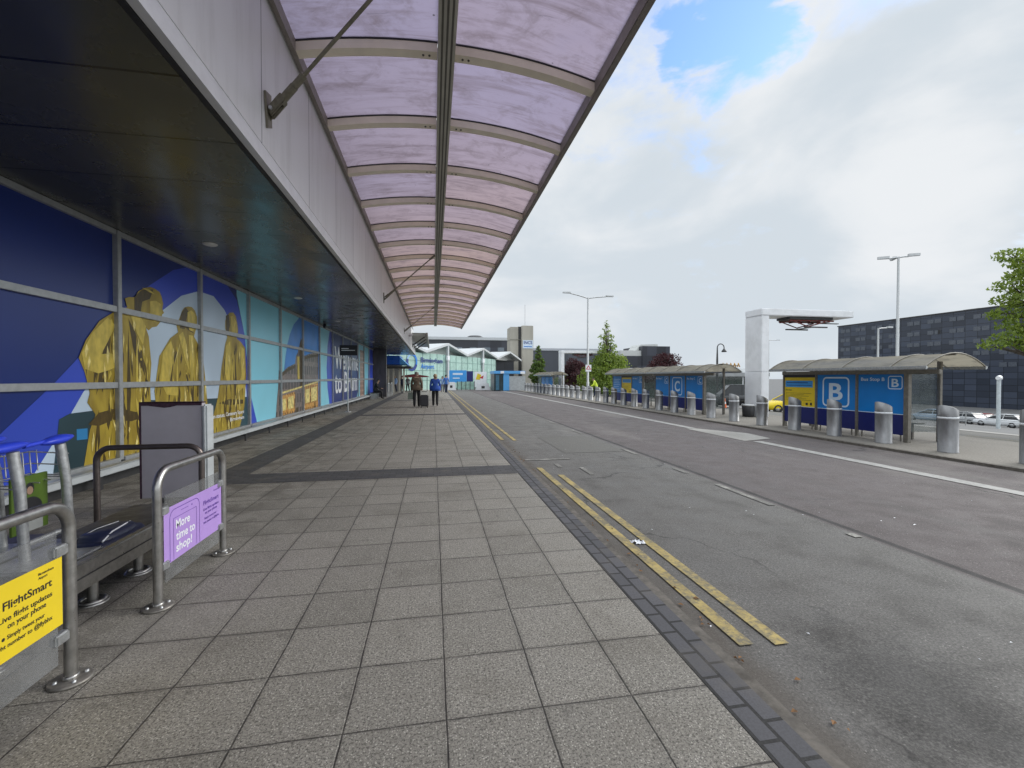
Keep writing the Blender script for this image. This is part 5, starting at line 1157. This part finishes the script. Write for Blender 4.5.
b = MB(); b.box((-4.5, 32.9, .42), (-4.02, 34.6, .46), M_darkgrey, .01); b.build('seat', be)
for y in (33.05, 34.4):
    b = MB(); b.box((-4.45, y - .03, 0), (-4.05, y + .03, .419), M_galv); b.build('leg', be)
bg_ = thing('travel_bag', 'dark grey holdall standing on the bench beside the seated person', 'bag', (-4.15, 34.25, .461))
b = MB(); b.box((-4.42, 33.98, .462), (-4.05, 34.55, .80), mat('holdall_cloth', (.05, .05, .055), .8), .08); b.build('body', bg_)
b = MB(); b.tube(arc((-4.22, 34.26, .80), .14, 0, 180, 10, (0, 1, 0), (0, 0, 1)), .014, M_blackprint, 8); b.build('handle', bg_)
# railing by the car park
rl = thing('guard_railing', 'grey metal guard railing along the car park edge beyond shelter B', 'railing', (46, 40, landz(46)))
b = MB()
for k in range(18): b.tube([(46, 20 + 2.2 * k, landz(46) - .1), (46, 20 + 2.2 * k, landz(46) + .95)], .035, M_galv, 6)
for z in (.3, .6, .95): b.tube([(46, 20, landz(46) + z), (46, 57.4, landz(46) + z)], .025, M_galv, 6)
b.build('rails', rl)

# ================================================================== TREES
def leaf_material(name, lo, hi):
    n = NT(name); g = n.N.new('ShaderNodeNewGeometry')
    c = n.mix(g.outputs['Random Per Island'], lo, hi)
    f = n.noise(.9, 3, .5); c = n.mix(n.ramp(f, .35, .7, 0, .5), c, [x * .6 for x in lo])
    df = n.N.new('ShaderNodeBsdfDiffuse'); n.L.new(c, df.inputs[0]); tl = n.N.new('ShaderNodeBsdfTranslucent'); n.L.new(c, tl.inputs[0])
    gl = n.N.new('ShaderNodeBsdfGlossy'); gl.inputs['Roughness'].default_value = .45
    m1 = n.N.new('ShaderNodeMixShader'); m1.inputs[0].default_value = .45; n.L.new(df.outputs[0], m1.inputs[1]); n.L.new(tl.outputs[0], m1.inputs[2])
    m2 = n.N.new('ShaderNodeMixShader'); m2.inputs[0].default_value = .04; n.L.new(m1.outputs[0], m2.inputs[1]); n.L.new(gl.outputs[0], m2.inputs[2])
    n.L.new(m2.outputs[0], n.out.inputs[0]); return n.m
M_leafgreen = leaf_material('leaf_fresh_green', (.13, .21, .02), (.33, .42, .065))
M_leafdark = leaf_material('leaf_mid_green', (.07, .13, .018), (.17, .25, .04))
M_leafcopper = leaf_material('leaf_copper', (.040, .010, .014), (.095, .028, .032))
M_bark = mat('bark', (.09, .075, .06), .9, 0, .3, 12, None, (1, 1, .25), .4)
def leaves(b, rng, blobs, count, size, m_):
    tot = sum(r[0] * r[1] * r[2] for _, r in blobs) ** 1
    wts = [(r[0] * r[1] * r[2]) ** .75 for _, r in blobs]; tw_ = sum(wts)
    for (c, r), w in zip(blobs, wts):
        for _ in range(int(count * w / tw_)):
            d = Vector((rng.gauss(0, 1), rng.gauss(0, 1), rng.gauss(0, 1))).normalized(); q = rng.uniform(.35, 1.0) ** .6
            p = Vector((c[0] + d.x * r[0] * q, c[1] + d.y * r[1] * q, c[2] + d.z * r[2] * q))
            a = Vector((rng.gauss(0, 1), rng.gauss(0, 1), rng.gauss(0, .55))).normalized()
            u = a.orthogonal().normalized(); u = Matrix.Rotation(rng.uniform(0, 6.28), 3, a) @ u; s_ = size * rng.uniform(.6, 1.25)
            v = a.cross(u)
            b.face([p - u * s_, p + v * s_ * .45 + a * s_ * .12, p + u * s_, p - v * s_ * .45 + a * s_ * .12], m_)
def tree(name, label, x, y, z, h, blobs, count, size, m_, seed, trunk_r=.12, limbs=True):
    rng = random.Random(seed)
    t = thing(name, label, 'tree', (x, y, z))
    b = MB(); top = h * .8
    pts = [(x + rng.uniform(-.04, .04) * i, y + rng.uniform(-.04, .04) * i, z + top * i / 6) for i in range(7)]
    b.tube(pts, [trunk_r * (1.15 - i / 6 * .95) for i in range(7)], M_bark, 9)
    if limbs:
        for (c, r) in blobs:
            k = rng.randint(1, 4); s_ = Vector(pts[k]); e = Vector(c)
            if e.z < s_.z: s_ = Vector(pts[1])
            b.tube([s_, s_.lerp(e, .5) + Vector((0, 0, .12)), e], [trunk_r * .45, trunk_r * .3, trunk_r * .1], M_bark, 6)
            for _ in range(3):
                q = e + Vector((rng.uniform(-1, 1) * r[0], rng.uniform(-1, 1) * r[1], rng.uniform(-.6, .9) * r[2])) * .7
                b.tube([s_.lerp(e, .6), s_.lerp(e, .8).lerp(q, .4), q], [trunk_r * .2, trunk_r * .12, trunk_r * .04], M_bark, 5)
    b.build('trunk', t)
    b = MB(); leaves(b, rng, blobs, count, size, m_); b.build('crown', t)
    return t
def cone_blobs(rng, x, y, z0, z1, r0, n, flat=.5, power=.8):
    bl = []
    for i in range(n):
        t = (i + .5) / n; rr = r0 * (1 - t) ** power + .12
        a = i * 2.4 + rng.uniform(-.5, .5); off = rr * rng.uniform(.35, .75)
        sz = max(.28, rr * rng.uniform(.38, .58))
        bl.append(((x + off * math.cos(a), y + off * math.sin(a), z0 + (z1 - z0) * t), (sz, sz, sz * flat)))
    return bl
rg = random.Random(3)
bl = cone_blobs(rg, 17.4, 42, .4, 3.9, 3.0, 40, .6, .35) + cone_blobs(rg, 17.2, 42, 3.2, 6.9, 1.35, 20, .55, .7) + [((17.1, 42, 7.0), (.22, .22, .35)), ((16.6, 41.6, 5.6), (.5, .5, .25)), ((17.8, 42, 4.7), (.55, .5, .28))]
tree('young_tree', 'bright green young tree with a narrow spire top behind the far bollards', 17.3, 42, landz(17.3) - .1, 7.0, bl, 14000, .13, M_leafgreen, 11, .10)
bl = cone_blobs(rg, 18.1, 75, .8, 7.1, 1.75, 30, .6, .75)
tree('conical_tree', 'narrow conical green tree beside the concrete tower', 18.1, 75, landz(18) - .1, 7, bl, 5000, .17, M_leafdark, 12, .12)
bl = [((19.6 + rg.uniform(-1.7, 1.7), 64 + rg.uniform(-1, 1), .6 + rg.uniform(-.5, 1.0)), (.8, .7, .5)) for _ in range(12)]
tree('shrub', 'low fresh green shrubbery between the conical tree and the far gantry', 19.6, 64, landz(19) - .1, 1.5, bl, 3000, .16, M_leafgreen, 13, .05)
def round_blobs(rg, x, y, zc, rx, rz, n):
    out = []
    for _ in range(n):
        d = Vector((rg.gauss(0, 1), rg.gauss(0, 1), rg.gauss(0, 1))).normalized() * rg.uniform(.35, .9); s_ = rg.uniform(.3, .5)
        out.append(((x + d.x * rx, y + d.y * rx, zc + d.z * rz), (rx * s_, rx * s_, rz * s_ * .8)))
    return out
tree('copper_tree', 'dark copper leaved tree framed by the far white gantry', 20.2, 60, landz(20) - .1, 4.4, round_blobs(rg, 20.2, 60, 2.1, 2.2, 2.4, 26), 6500, .15, M_leafcopper, 14, .14)
tree('copper_tree', 'spreading copper leaved tree rising over the roof of the stop C shelter', 33.3, 60, landz(33) - .1, 5.4, [((a, b_, max(c, 1.0)), r_) for (a, b_, c), r_ in round_blobs(rg, 33.4, 60, 2.7, 3.2, 2.3, 28)], 6000, .17, M_leafcopper, 15, .16)
# big tree whose branches enter from the right
TX, TY = 25.2, 11.6
bl = []
for c in ((19.26, 2.7), (19.92, 2.96), (20.36, 3.43), (19.76, 4.29), (20.22, 3.88), (20.66, 4.32), (20.02, 4.83), (20.55, 5.21), (19.77, 5.84), (20.32, 5.66), (20.75, 4.68), (20.7, 2.72), (21.05, 3.26), (21.24, 5.41)):
    q_ = .30 + .16 * (c[0] - 19.2); bl.append(((c[0] + rg.uniform(-.05, .1) + q_ * .5, 12.3 + rg.uniform(-.3, .3), c[1]), (q_ * 1.45, q_ * 1.45, q_ * .55)))
for c in ((21.8, 3.1), (21.9, 4.2), (22.1, 5.2), (22.6, 3.8), (22.8, 4.9), (21.7, 5.9)): bl.append(((c[0], 12.0, c[1]), (.9, .9, .5)))
for _ in range(26):
    d = Vector((rg.gauss(0, 1), rg.gauss(0, 1), rg.gauss(0, .8))).normalized() * rg.uniform(.3, .9); bl.append(((TX + d.x * 2.7, TY + d.y * 3.0, 4.8 + d.z * 2.3), (1.0, 1.0, .6)))
tree('roadside_tree', 'leafy green tree reaching in over the car park from the right edge', TX, TY, landz(TX) - .1, 7.5, bl, 27000, .085, M_leafgreen, 16, .2)

# ================================================================== VEHICLES
M_tyre = mat('tyre_rubber', (.02, .02, .021), .8); M_rim = mat('alloy_rim', (.45, .45, .46), .35, .8)
M_carglass = mat('car_glass', (.02, .024, .028), .08)
M_headl = mat('headlight_lens', (.65, .67, .70), .15); M_taill = mat('tail_light_lens', (.35, .015, .012), .25)
def car(name, label, cat, x, y, heading, paint, L_=4.3, W=1.78, H=1.45, kind='hatch'):
    z = landz(x) - .085
    t = thing(name, label, cat, (x, y, z)); T = Matrix.Translation((x, y, z)) @ Matrix.Rotation(heading, 4, 'Z')
    h = L_ / 2
    if kind == 'cab': belt, prof = .98, [(-h, .35, .9), (-h + .1, .3, 1.02), (-h + .5, .22, 1.05), (0, .2, 1.03), (h - 1.25, .2, 1.02), (h - .5, .22, .98), (h - .12, .28, .88), (h, .36, .70)]
    else: belt, prof = .90, [(-h, .38, .80), (-h + .08, .3, .93), (-h + .5, .22, .96), (0, .2, .94), (h - 1.35, .2, .92), (h - .55, .22, .80), (h - .12, .28, .70), (h, .38, .56)]
    b = MB(); rings = []
    for i, (px, zb, zt) in enumerate(prof):
        end = abs(px) / h; w = W / 2 * (1 - .10 * max(0, (end - .7) / .3) ** 2)
        rings.append([(px, -w * .92, zb), (px, -w, zb + .18), (px, -w * 1.0, (zb + zt) / 2 + .06), (px, -w * .93, zt - .03), (px, -w * .75, zt), (px, w * .75, zt), (px, w * .93, zt - .03), (px, w, (zb + zt) / 2 + .06), (px, w, zb + .18), (px, w * .92, zb)])
    n = 10; vs = [p for r_ in rings for p in r_]; fs = []
    for i in range(len(rings) - 1):
        for k in range(n): fs.append((i * n + k, (i + 1) * n + k, (i + 1) * n + (k + 1) % n, i * n + (k + 1) % n))
    fs += [tuple(range(n)), tuple(reversed(range((len(rings) - 1) * n, len(rings) * n)))]
    b.mesh(vs, fs, paint, True); b.xform(T); b.build('body', t)
    if kind == 'cab': g0 = [(-h + .15, belt), (-h + .45, H - .04), (h - 2.1, H - .02), (h - 1.3, belt + .06)]
    else: g0 = [(-h + .12, belt), (-h + .75, H - .05), (h - 2.15, H - .03), (h - 1.2, belt)]
    wb, wt = W / 2 * .90, W / 2 * .70
    b = MB(); A = [(px, -(wb if i in (0, 3) else wt), pz) for i, (px, pz) in enumerate(g0)]; B = [(a, -c, d) for a, c, d in A]
    b.mesh(A + B, [(0, 1, 2, 3), (7, 6, 5, 4), (0, 4, 5, 1), (2, 6, 7, 3), (0, 3, 7, 4), (1, 5, 6, 2)], M_carglass); b.xform(T); b.build('window', t)
    b = MB(); r0, r1 = g0[1][0], g0[2][0]
    b.box((r0 - .03, -wt - .01, H - .06), (r1 + .04, wt + .01, H), paint, .03)
    for i, j in ((0, 1), (2, 3)):
        for s_ in (-1, 1):
            b.tube([(g0[i][0], s_ * (wb if i in (0, 3) else wt), g0[i][1]), (g0[j][0], s_ * (wb if j in (0, 3) else wt), g0[j][1])], .04, paint, 6)
    mx = (g0[0][0] + g0[3][0]) / 2
    for s_ in (-1, 1): b.tube([(mx, s_ * wb, belt), (mx - .05, s_ * wt, H - .05)], .035, paint, 6)
    b.xform(T); b.build('roof', t)
    for wx in (-h + .78, h - .82):
        for s_ in (-1, 1):
            b = MB(); n2 = 20; rr = .32; prof_ = [(.19, -.10), (.30, -.10), (rr, -.06), (rr, .06), (.30, .10), (.19, .10)]
            b.lathe(prof_, (0, 0, 0), M_tyre, n2); b.xform(T @ Matrix.Translation((wx, s_ * (W / 2 - .10), rr)) @ Matrix.Rotation(math.pi / 2, 4, 'X')); wo = b.build('wheel', t)
            b = MB(); b.lathe([(0, .085), (.06, .09), (.08, .07), (.19, .075), (.2, .0), (.19, -.075), (.08, -.07), (.06, -.09), (0, -.085)], (0, 0, 0), M_rim, n2)
            b.xform(T @ Matrix.Translation((wx, s_ * (W / 2 - .095), rr)) @ Matrix.Rotation(math.pi / 2, 4, 'X')); b.build('rim', wo)
    for s_ in (-1, 1):
        b = MB(); b.box((h - .16, s_ * W * .42, .56), (h - .02, s_ * W * .27, .68), M_headl, .03); b.xform(T); b.build('headlight', t)
        b = MB(); b.box((-h - .01, s_ * W * .44, .72), (-h + .1, s_ * W * .33, .90), M_taill, .02); b.xform(T); b.build('tail_light', t)
        b = MB(); b.box((h - 1.45, s_ * (W / 2 + .12), belt), (h - 1.32, s_ * (W / 2 - .03), belt + .12), paint, .03); b.xform(T); b.build('wing_mirror', t)
    b = MB(); b.box((h - .03, -.26, .36), (h + .012, .26, .46), M_white); b.xform(T); b.build('number_plate', t)
    return t
P_white = mat('white_car_paint', (.72, .73, .74), .2, 0, .03); P_yellow = mat('yellow_car_paint', (.75, .56, .015), .25, 0, .03); P_black = mat('black_car_paint', (.018, .019, .022), .15)
P_pale = mat('pale_blue_car_paint', (.35, .46, .58), .25, 0, .03); P_silver = mat('silver_car_paint', (.45, .46, .47), .25, .4); P_red = mat('red_car_paint', (.30, .03, .03), .25); P_blue = mat('dark_blue_car_paint', (.03, .05, .12), .2)
car('parked_car', 'white hatchback parked behind the pale light column on the right', 'car', 61.3, 38.0, R(90), P_white)
car('parked_car', 'pale blue car parked behind the near bus shelter end', 'car', 58.0, 42.6, R(100), P_pale)
car('parked_car', 'silver car parked directly left of the white hatchback', 'car', 63.8, 43.3, R(85), P_silver)
car('parked_car', 'red car parked behind the silver one in the far row', 'car', 70.5, 46.5, R(90), P_red)
car('parked_car', 'dark blue car in the far row at the right edge', 'car', 70, 40.8, R(90), P_blue)
car('parked_car', 'second dark car in the far row, left of the red one', 'car', 71, 52, R(90), P_black)
car('yellow_car', 'bright yellow car waiting between the white gantry and shelter B', 'car', 25.9, 28.4, R(165), P_yellow, 4.1, 1.78, 1.5)
car('taxi', 'black taxi cab waiting behind the near end of the stop C shelter', 'taxi', 23.6, 31.8, R(160), P_black, 4.6, 1.78, 1.85, 'cab')
car('taxi', 'second black cab standing farther back beside the bright green tree', 'taxi', 19.6, 46.5, R(100), P_black, 4.6, 1.78, 1.85, 'cab')
car('parked_car', 'grey hatchback half hidden behind the second black cab', 'car', 22.5, 50.5, R(95), P_silver)
tc_ = thing('traffic_cone', 'orange traffic cone standing behind the near end of the stop C shelter', 'cone', (19.7, 27.2, landz(19.7) - .09))
zz = landz(19.7) - .09; M_cone = mat('cone_orange', (.65, .13, .03), .5)
b = MB(); b.box((19.5, 27.0, zz), (19.9, 27.4, zz + .04), M_blackprint); b.lathe([(.15, .04), (.09, .3)], (19.7, 27.2, zz), M_cone, 14); b.lathe([(.09, .301), (.065, .45)], (19.7, 27.2, zz), M_white, 14); b.lathe([(.065, .451), (.03, .7), (0, .7)], (19.7, 27.2, zz), M_cone, 14); b.build('cone', tc_)

# ================================================================== PEOPLE
M_skin = mat('skin', (.42, .26, .19), .55, 0, .05); M_hairgrey = mat('grey_hair', (.22, .20, .18), .8); M_hairdark = mat('dark_hair', (.03, .022, .018), .7); M_hairfair = mat('fair_hair', (.38, .28, .17), .7)
C_brown = mat('brown_jacket_cloth', (.13, .095, .065), .85, 0, .3, 9); C_blue = mat('blue_jacket_cloth', (.018, .075, .36), .75, 0, .15, 7); C_black = mat('black_cloth', (.015, .015, .017), .85); C_shoe = mat('shoe_leather', (.03, .025, .022), .5)
C_pale = mat('pale_blue_shirt', (.28, .42, .68), .8); C_shirt = mat('blue_shirt', (.06, .17, .50), .8); C_hivis = mat('hi_vis_yellow', (.62, .78, .05), .6); C_navy = mat('navy_cloth', (.02, .028, .06), .85); C_grey = mat('grey_cloth', (.16, .16, .165), .85); C_tan = mat('tan_cloth', (.32, .26, .2), .85)
def person(label, x, y, face, H=1.75, top=C_black, legs=C_black, hair=M_hairdark, pose='stand', stride=.1, long_hair=False, z=0.0, arms=(0, 0), bulk=1.0):
    """one continuous skinned body; local +y is the way the person faces"""
    k = H / 1.75
    J = {}
    if pose == 'sit':
        J.update(pelvis=(0, 0, .56), spine=(0, .03, .80), chest=(0, .10, 1.0), neck=(0, .16, 1.14), head0=(0, .20, 1.21), head1=(0, .24, 1.33))
        for s_, n in ((-1, 'l'), (1, 'r')):
            J.update({n + 'hip': (s_ * .09, .03, .54), n + 'knee': (s_ * .12, .46, .52), n + 'ankle': (s_ * .11, .44, .09), n + 'toe': (s_ * .12, .62, .04), n + 'sh': (s_ * .17, .10, 1.06), n + 'elbow': (s_ * .23, .20, .80), n + 'wrist': (s_ * .10, .42, .74), n + 'hand': (s_ * .07, .49, .73)})
    else:
        ln = .16 if pose == 'lean' else 0.0
        J.update(pelvis=(0, -ln * .5, .95), spine=(0, .0, 1.15), chest=(0, ln * .6, 1.34), neck=(0, ln * 1.1, 1.49), head0=(0, .01 + ln * 1.3, 1.56), head1=(0, .02 + ln * 1.5, 1.68))
        for s_, n in ((-1, 'l'), (1, 'r')):
            st = stride * s_; a = arms[0 if s_ < 0 else 1]
            J.update({n + 'hip': (s_ * .09, -ln * .5, .90), n + 'knee': (s_ * .10, st * .75 + .03, .50), n + 'ankle': (s_ * .10, st * 1.6 - .03, .09 + (.05 if st < 0 else 0)), n + 'toe': (s_ * .11, st * 1.6 + .14, .035),
                      n + 'sh': (s_ * .18, ln * .7, 1.41), n + 'elbow': (s_ * .25, -st * .4 - .03 + ln + a * .1, 1.13), n + 'wrist': (s_ * .27, -st * .8 + .05 + ln + a * .3, .89 + abs(a) * .2), n + 'hand': (s_ * .265, -st * .9 + .07 + ln + a * .38, .80 + abs(a) * .22)})
    rad = dict(pelvis=.155, spine=.145, chest=.16, neck=.058, head0=.088, head1=.088, hip=.112, knee=.085, ankle=.066, toe=.035, sh=.075, elbow=.05, wrist=.034, hand=.03)
    names = list(J); E_ = [('pelvis', 'spine'), ('spine', 'chest'), ('chest', 'neck'), ('neck', 'head0'), ('head0', 'head1')]
    for n in 'lr': E_ += [('pelvis', n + 'hip'), (n + 'hip', n + 'knee'), (n + 'knee', n + 'ankle'), (n + 'ankle', n + 'toe'), ('chest', n + 'sh'), (n + 'sh', n + 'elbow'), (n + 'elbow', n + 'wrist'), (n + 'wrist', n + 'hand')]
    me = bpy.data.meshes.new('body'); me.from_pydata([J[n] for n in names], [(names.index(a), names.index(c)) for a, c in E_], [])
    ob = bpy.data.objects.new('body', me); COL.objects.link(ob)
    ob.modifiers.new('skin', 'SKIN').use_smooth_shade = True; sub = ob.modifiers.new('sub', 'SUBSURF'); sub.levels = 2; sub.render_levels = 2
    for i, n in enumerate(names):
        key = n[1:] if n[0] in 'lr' and n[1:] in rad else n; r_ = rad[key] * (bulk if key in ('pelvis', 'spine', 'chest', 'sh', 'elbow') else 1)
        me.skin_vertices[0].data[i].radius = (r_ * (.85 if key in ('pelvis', 'spine', 'chest') else 1), r_); me.skin_vertices[0].data[i].use_root = (n == 'pelvis')
    dg = bpy.context.evaluated_depsgraph_get(); ev = bpy.data.meshes.new_from_object(ob.evaluated_get(dg)); bpy.data.objects.remove(ob)
    V = [v.co.copy() for v in ev.vertices]; Fc = [tuple(p.vertices) for p in ev.polygons]
    def seg(p, a, c):
        a, c = Vector(a), Vector(c); d = c - a; t_ = max(0, min(1, (p - a).dot(d) / d.length_squared)); return (p - a - d * t_).length
    b = MB(); groups = {}
    for f in Fc:
        c = sum((V[i] for i in f), Vector()) / len(f); best = min(E_, key=lambda e: seg(c, J[e[0]], J[e[1]]) - .5 * rad.get(e[1][1:] if e[1][0] in 'lr' and e[1][1:] in rad else e[1], .05))
        q = best[1]
        m_ = M_skin if q in ('head0', 'head1') or q.endswith('hand') else (C_shoe if q.endswith('toe') else (legs if q.endswith(('knee', 'ankle')) or (q.endswith('hip') and c.z < J['pelvis'][2] - .10) else top))
        groups.setdefault(m_.name, (m_, []))[1].append(f)
    base = 0
    b.v = [tuple(v) for v in V]
    for m_, fl in groups.values():
        kx = b.m(m_)
        for f in fl: b.f.append(f); b.mi.append(kx); b.sm.append(True)
    for s_, n in ((-1, 'l'), (1, 'r')):      # thumb and four unequal bent fingers on each palm
        w, hd = Vector(J[n + 'wrist']), Vector(J[n + 'hand']); d = (hd - w).normalized(); sd = Vector((0, 1, 0)) if abs(d.y) < .7 else Vector((1, 0, 0)); cu = d.cross(sd) * s_
        for q, ln_ in ((-.024, .070), (-.008, .080), (.008, .076), (.024, .060)):
            p0 = hd + sd * q; b.tube([p0, p0 + d * ln_ * .55, p0 + d * ln_ * .95 + cu * .018], [.0095, .009, .007], M_skin, 6)
        p0 = w.lerp(hd, .6) + sd * .025; b.tube([p0, p0 + d * .035 + sd * .022, p0 + d * .065 + sd * .022], [.011, .0105, .008], M_skin, 6)
    hc = (Vector(J['head0']) * .45 + Vector(J['head1']) * .55)
    up = (Vector(J['head1']) - Vector(J['head0'])).normalized()
    fw = Vector((0, 1, 0)); fw = (fw - up * fw.dot(up)).normalized()
    b.tube([hc + fw * .075 + up * .012, hc + fw * .118 - up * .018, hc + fw * .085 - up * .025], [.012, .014, .008], M_skin, 6)
    for s_ in (-1, 1):
        b.lathe([(0, .012), (.012, .006), (.012, -.006), (0, -.012)], hc + fw * .092 + Vector((s_ * .033, 0, 0)) + up * .015, M_blackprint, 8)
        b.tube([hc + Vector((s_ * .088, 0, 0)) + up * .03, hc + Vector((s_ * .104, -.012, 0)), hc + Vector((s_ * .088, 0, 0)) - up * .035], [.009, .014, .009], M_skin, 6)
    b.tube([hc + fw * .090 - up * .055 + Vector((-.025, 0, 0)), hc + fw * .098 - up * .055, hc + fw * .090 - up * .055 + Vector((.025, 0, 0))], .006, mat('lips', (.30, .12, .10), .5), 6)
    t = thing('person', label, 'person', (x, y, z))
    T = Matrix.Translation((x, y, z)) @ Matrix.Rotation(face, 4, 'Z') @ Matrix.Scale(k, 4)
    b.xform(T); b.build('body', t)
    b = MB(); n = 14; vs = []; rows_ = 8
    for i in range(rows_ + 1):
        th = math.pi * .62 * i / rows_
        for j in range(n):
            ph = 2 * math.pi * j / n; sx = math.sin(th) * .104 * math.cos(ph); sy = math.sin(th) * .108 * math.sin(ph) - .012; sz_ = math.cos(th) * .108 + .016
            if math.sin(ph) > .3: sz_ = max(sz_, .055 + .02)
            elif long_hair and i == rows_: sz_ -= .14
            vs.append(hc + Vector((sx, 0, 0)) + fw * sy + up * sz_)
    fs = [(i * n + j, i * n + (j + 1) % n, (i + 1) * n + (j + 1) % n, (i + 1) * n + j) for i in range(rows_) for j in range(n)]
    b.mesh(vs, fs, hair, True); b.xform(T); b.build('hair', t)
    if top in (C_brown, C_blue):     # loose jacket skirt below the waist
        b = MB(); n = 20; vs = []
        for (zz_, rx, ry) in ((1.12, .205, .15), (.98, .225, .17), (.84, .235, .18), (.835, .215, .16)):
            for j in range(n): a = 2 * math.pi * j / n; vs.append((rx * bulk * math.cos(a) * (1 + .03 * math.sin(5 * a)), ry * bulk * math.sin(a), zz_ + .01 * math.sin(3 * a)))
        b.mesh(vs, [(i * n + j, i * n + (j + 1) % n, (i + 1) * n + (j + 1) % n, (i + 1) * n + j) for i in range(3) for j in range(n)], top, True); b.xform(T); b.build('jacket_hem', t)
    return t
person('man in a brown jacket walking away with a shopping bag and a wheeled case', -.86, 23.6, 0, 1.87, C_brown, C_black, M_hairgrey, stride=.10, arms=(0, -.25), bulk=1.22)
person('woman in a bright blue padded jacket walking away beside the man', .10, 24.3, 0, 1.76, C_blue, C_black, M_hairfair, stride=-.10, long_hair=False, bulk=1.25)
person('person in black hunched forward on the bench by the window wall', -4.2, 33.6, R(-90), 1.8, C_black, C_black, M_hairdark, 'sit')
person('man in a mid blue shirt walking away past the white barrier block', 1.25, 44.5, R(10), 1.85, C_shirt, C_navy, M_hairdark, stride=.12)
person('person in a pale blue top half hidden behind the woman in blue', .95, 47, R(180), 1.7, C_pale, C_grey, M_hairdark)
person('worker in a hi-vis yellow jacket leaning over behind the bollards', 12.6, 33.0, R(70), 1.55, C_hivis, C_navy, M_hairdark, 'lean', arms=(.5, .5))
person('person in a pale blue coat standing in the entrance under the portal', -3.95, 47.5, R(150), 1.75, C_pale, C_navy, M_hairfair, bulk=1.15)
person('person in dark clothes at the left of the entrance, next to the return wall', -4.75, 48, R(200), 1.72, C_black, C_black, M_hairdark)
person('person in navy just right of the one in the pale blue coat', -3.3, 48.4, R(170), 1.7, C_navy, C_black, M_hairdark)
person('person in grey below the left pole of the red awning', -2.75, 49.5, R(160), 1.7, C_grey, C_black, M_hairdark)
person('person in tan standing in the shade of the red awning', -1.75, 49.6, R(190), 1.65, C_tan, C_navy, M_hairdark)
sc = thing('wheeled_suitcase', 'black wheeled suitcase trailed behind the man in brown', 'suitcase', (-.44, 23.25, 0))
b = MB(); T = Matrix.Translation((-.46, 23.2, 0)) @ Matrix.Rotation(R(-12), 4, 'X')
b.box((-.21, -.12, .07), (.21, .12, .66), mat('case_shell', (.022, .022, .026), .5), .04); b.xform(T); b.build('shell', sc)
b = MB()
for s_ in (-.11, .11): b.tube([T @ Vector((s_, .08, .66)), T @ Vector((s_, .08, .86))], .009, M_galv, 6)
b.tube([T @ Vector((-.13, .08, .86)), T @ Vector((.13, .08, .86))], .014, M_blackprint, 8); b.build('handle', sc)
for s_ in (-.16, .16):
    b = MB(); b.tube([(-.46 + s_ - .02, 23.15, .035), (-.46 + s_ + .02, 23.15, .035)], .035, M_tyre, 12); b.build('wheel', sc)
sg = thing('shopping_bag', 'pale green grey carrier bag hanging from the hand of the man in brown', 'bag', (-1.17, 23.65, .45))
b = MB(); b.prism([(-1.32, 23.56, .42), (-1.05, 23.56, .42), (-1.07, 23.56, .78), (-1.30, 23.56, .78)], (0, .12, 0), mat('carrier_bag', (.20, .24, .20), .6)); b.tube(arc((-1.185, 23.62, .77), .075, 0, 180, 10, (1, 0, 0), (0, 0, 1)), .008, M_blackprint, 6); b.build('bag', sg)

# ================================================================== SMALL THINGS ON THE GROUND
rng = random.Random(5)
def tissue(x, y, z, s, seed):
    r_ = random.Random(seed); b = MB(); n = 7
    vs = [(x + s * (i / n - .5) * 1.5 + r_.uniform(-.1, .1) * s, y + s * (j / n - .5) + r_.uniform(-.1, .1) * s, z + abs(r_.gauss(0, .16)) * s * (1 if 0 < i < n and 0 < j < n else .2) + .002) for i in range(n + 1) for j in range(n + 1)]
    keep = [(i * (n + 1) + j, (i + 1) * (n + 1) + j, (i + 1) * (n + 1) + j + 1, i * (n + 1) + j + 1) for i in range(n) for j in range(n) if not (i > 4 and j > 3) and not (i < 2 and j < 2)]
    b.mesh(vs, keep, M_whiteprint); return b.build('crumpled_tissue', None, (x, y, z))
tag(tissue(1.95, 3.98, ROAD_Z + .006, .085, 4), 'crumpled white tissue lying on the road beside the yellow lines', 'litter')
b = MB()
for k in range(90):
    if k < 85: x, y = rng.uniform(1.75, 7.5), rng.uniform(1.4, 12) 
    else: x, y = rng.uniform(2.1, 3.6), rng.uniform(1.2, 2.6)
    s_ = rng.uniform(.003, .009); a = rng.uniform(0, 6.3); c_, d_ = math.cos(a) * s_, math.sin(a) * s_; z = ROAD_Z + .0095
    b.face([(x - c_ * 1.6, y - d_ * 1.6, z), (x + d_, y - c_, z + .003), (x + c_ * 1.6, y + d_ * 1.6, z), (x - d_, y + c_, z + .003)], M_whiteprint if rng.random() < .55 else M_conc)
struct(b.build('road_grit'), 'stuff')
b = MB(); M_dryleaf = mat('dry_leaf', (.20, .10, .035), .8, 0, .4, 40)
for k in range(60):
    x, y = 1.66 + abs(rng.gauss(0, .09)), rng.uniform(1.6, 14); s_ = rng.uniform(.006, .018); a = rng.uniform(0, 6.3); c_, d_ = math.cos(a) * s_, math.sin(a) * s_; z = ROAD_Z + .010
    b.face([(x - c_ * 1.5, y - d_ * 1.5, z), (x + d_, y - c_, z + .008), (x + c_ * 1.5, y + d_ * 1.5, z), (x - d_, y + c_, z + .006)], M_dryleaf)
struct(b.build('kerb_litter'), 'stuff')

for o in scene.objects:
    if '_o' in o: del o['_o']
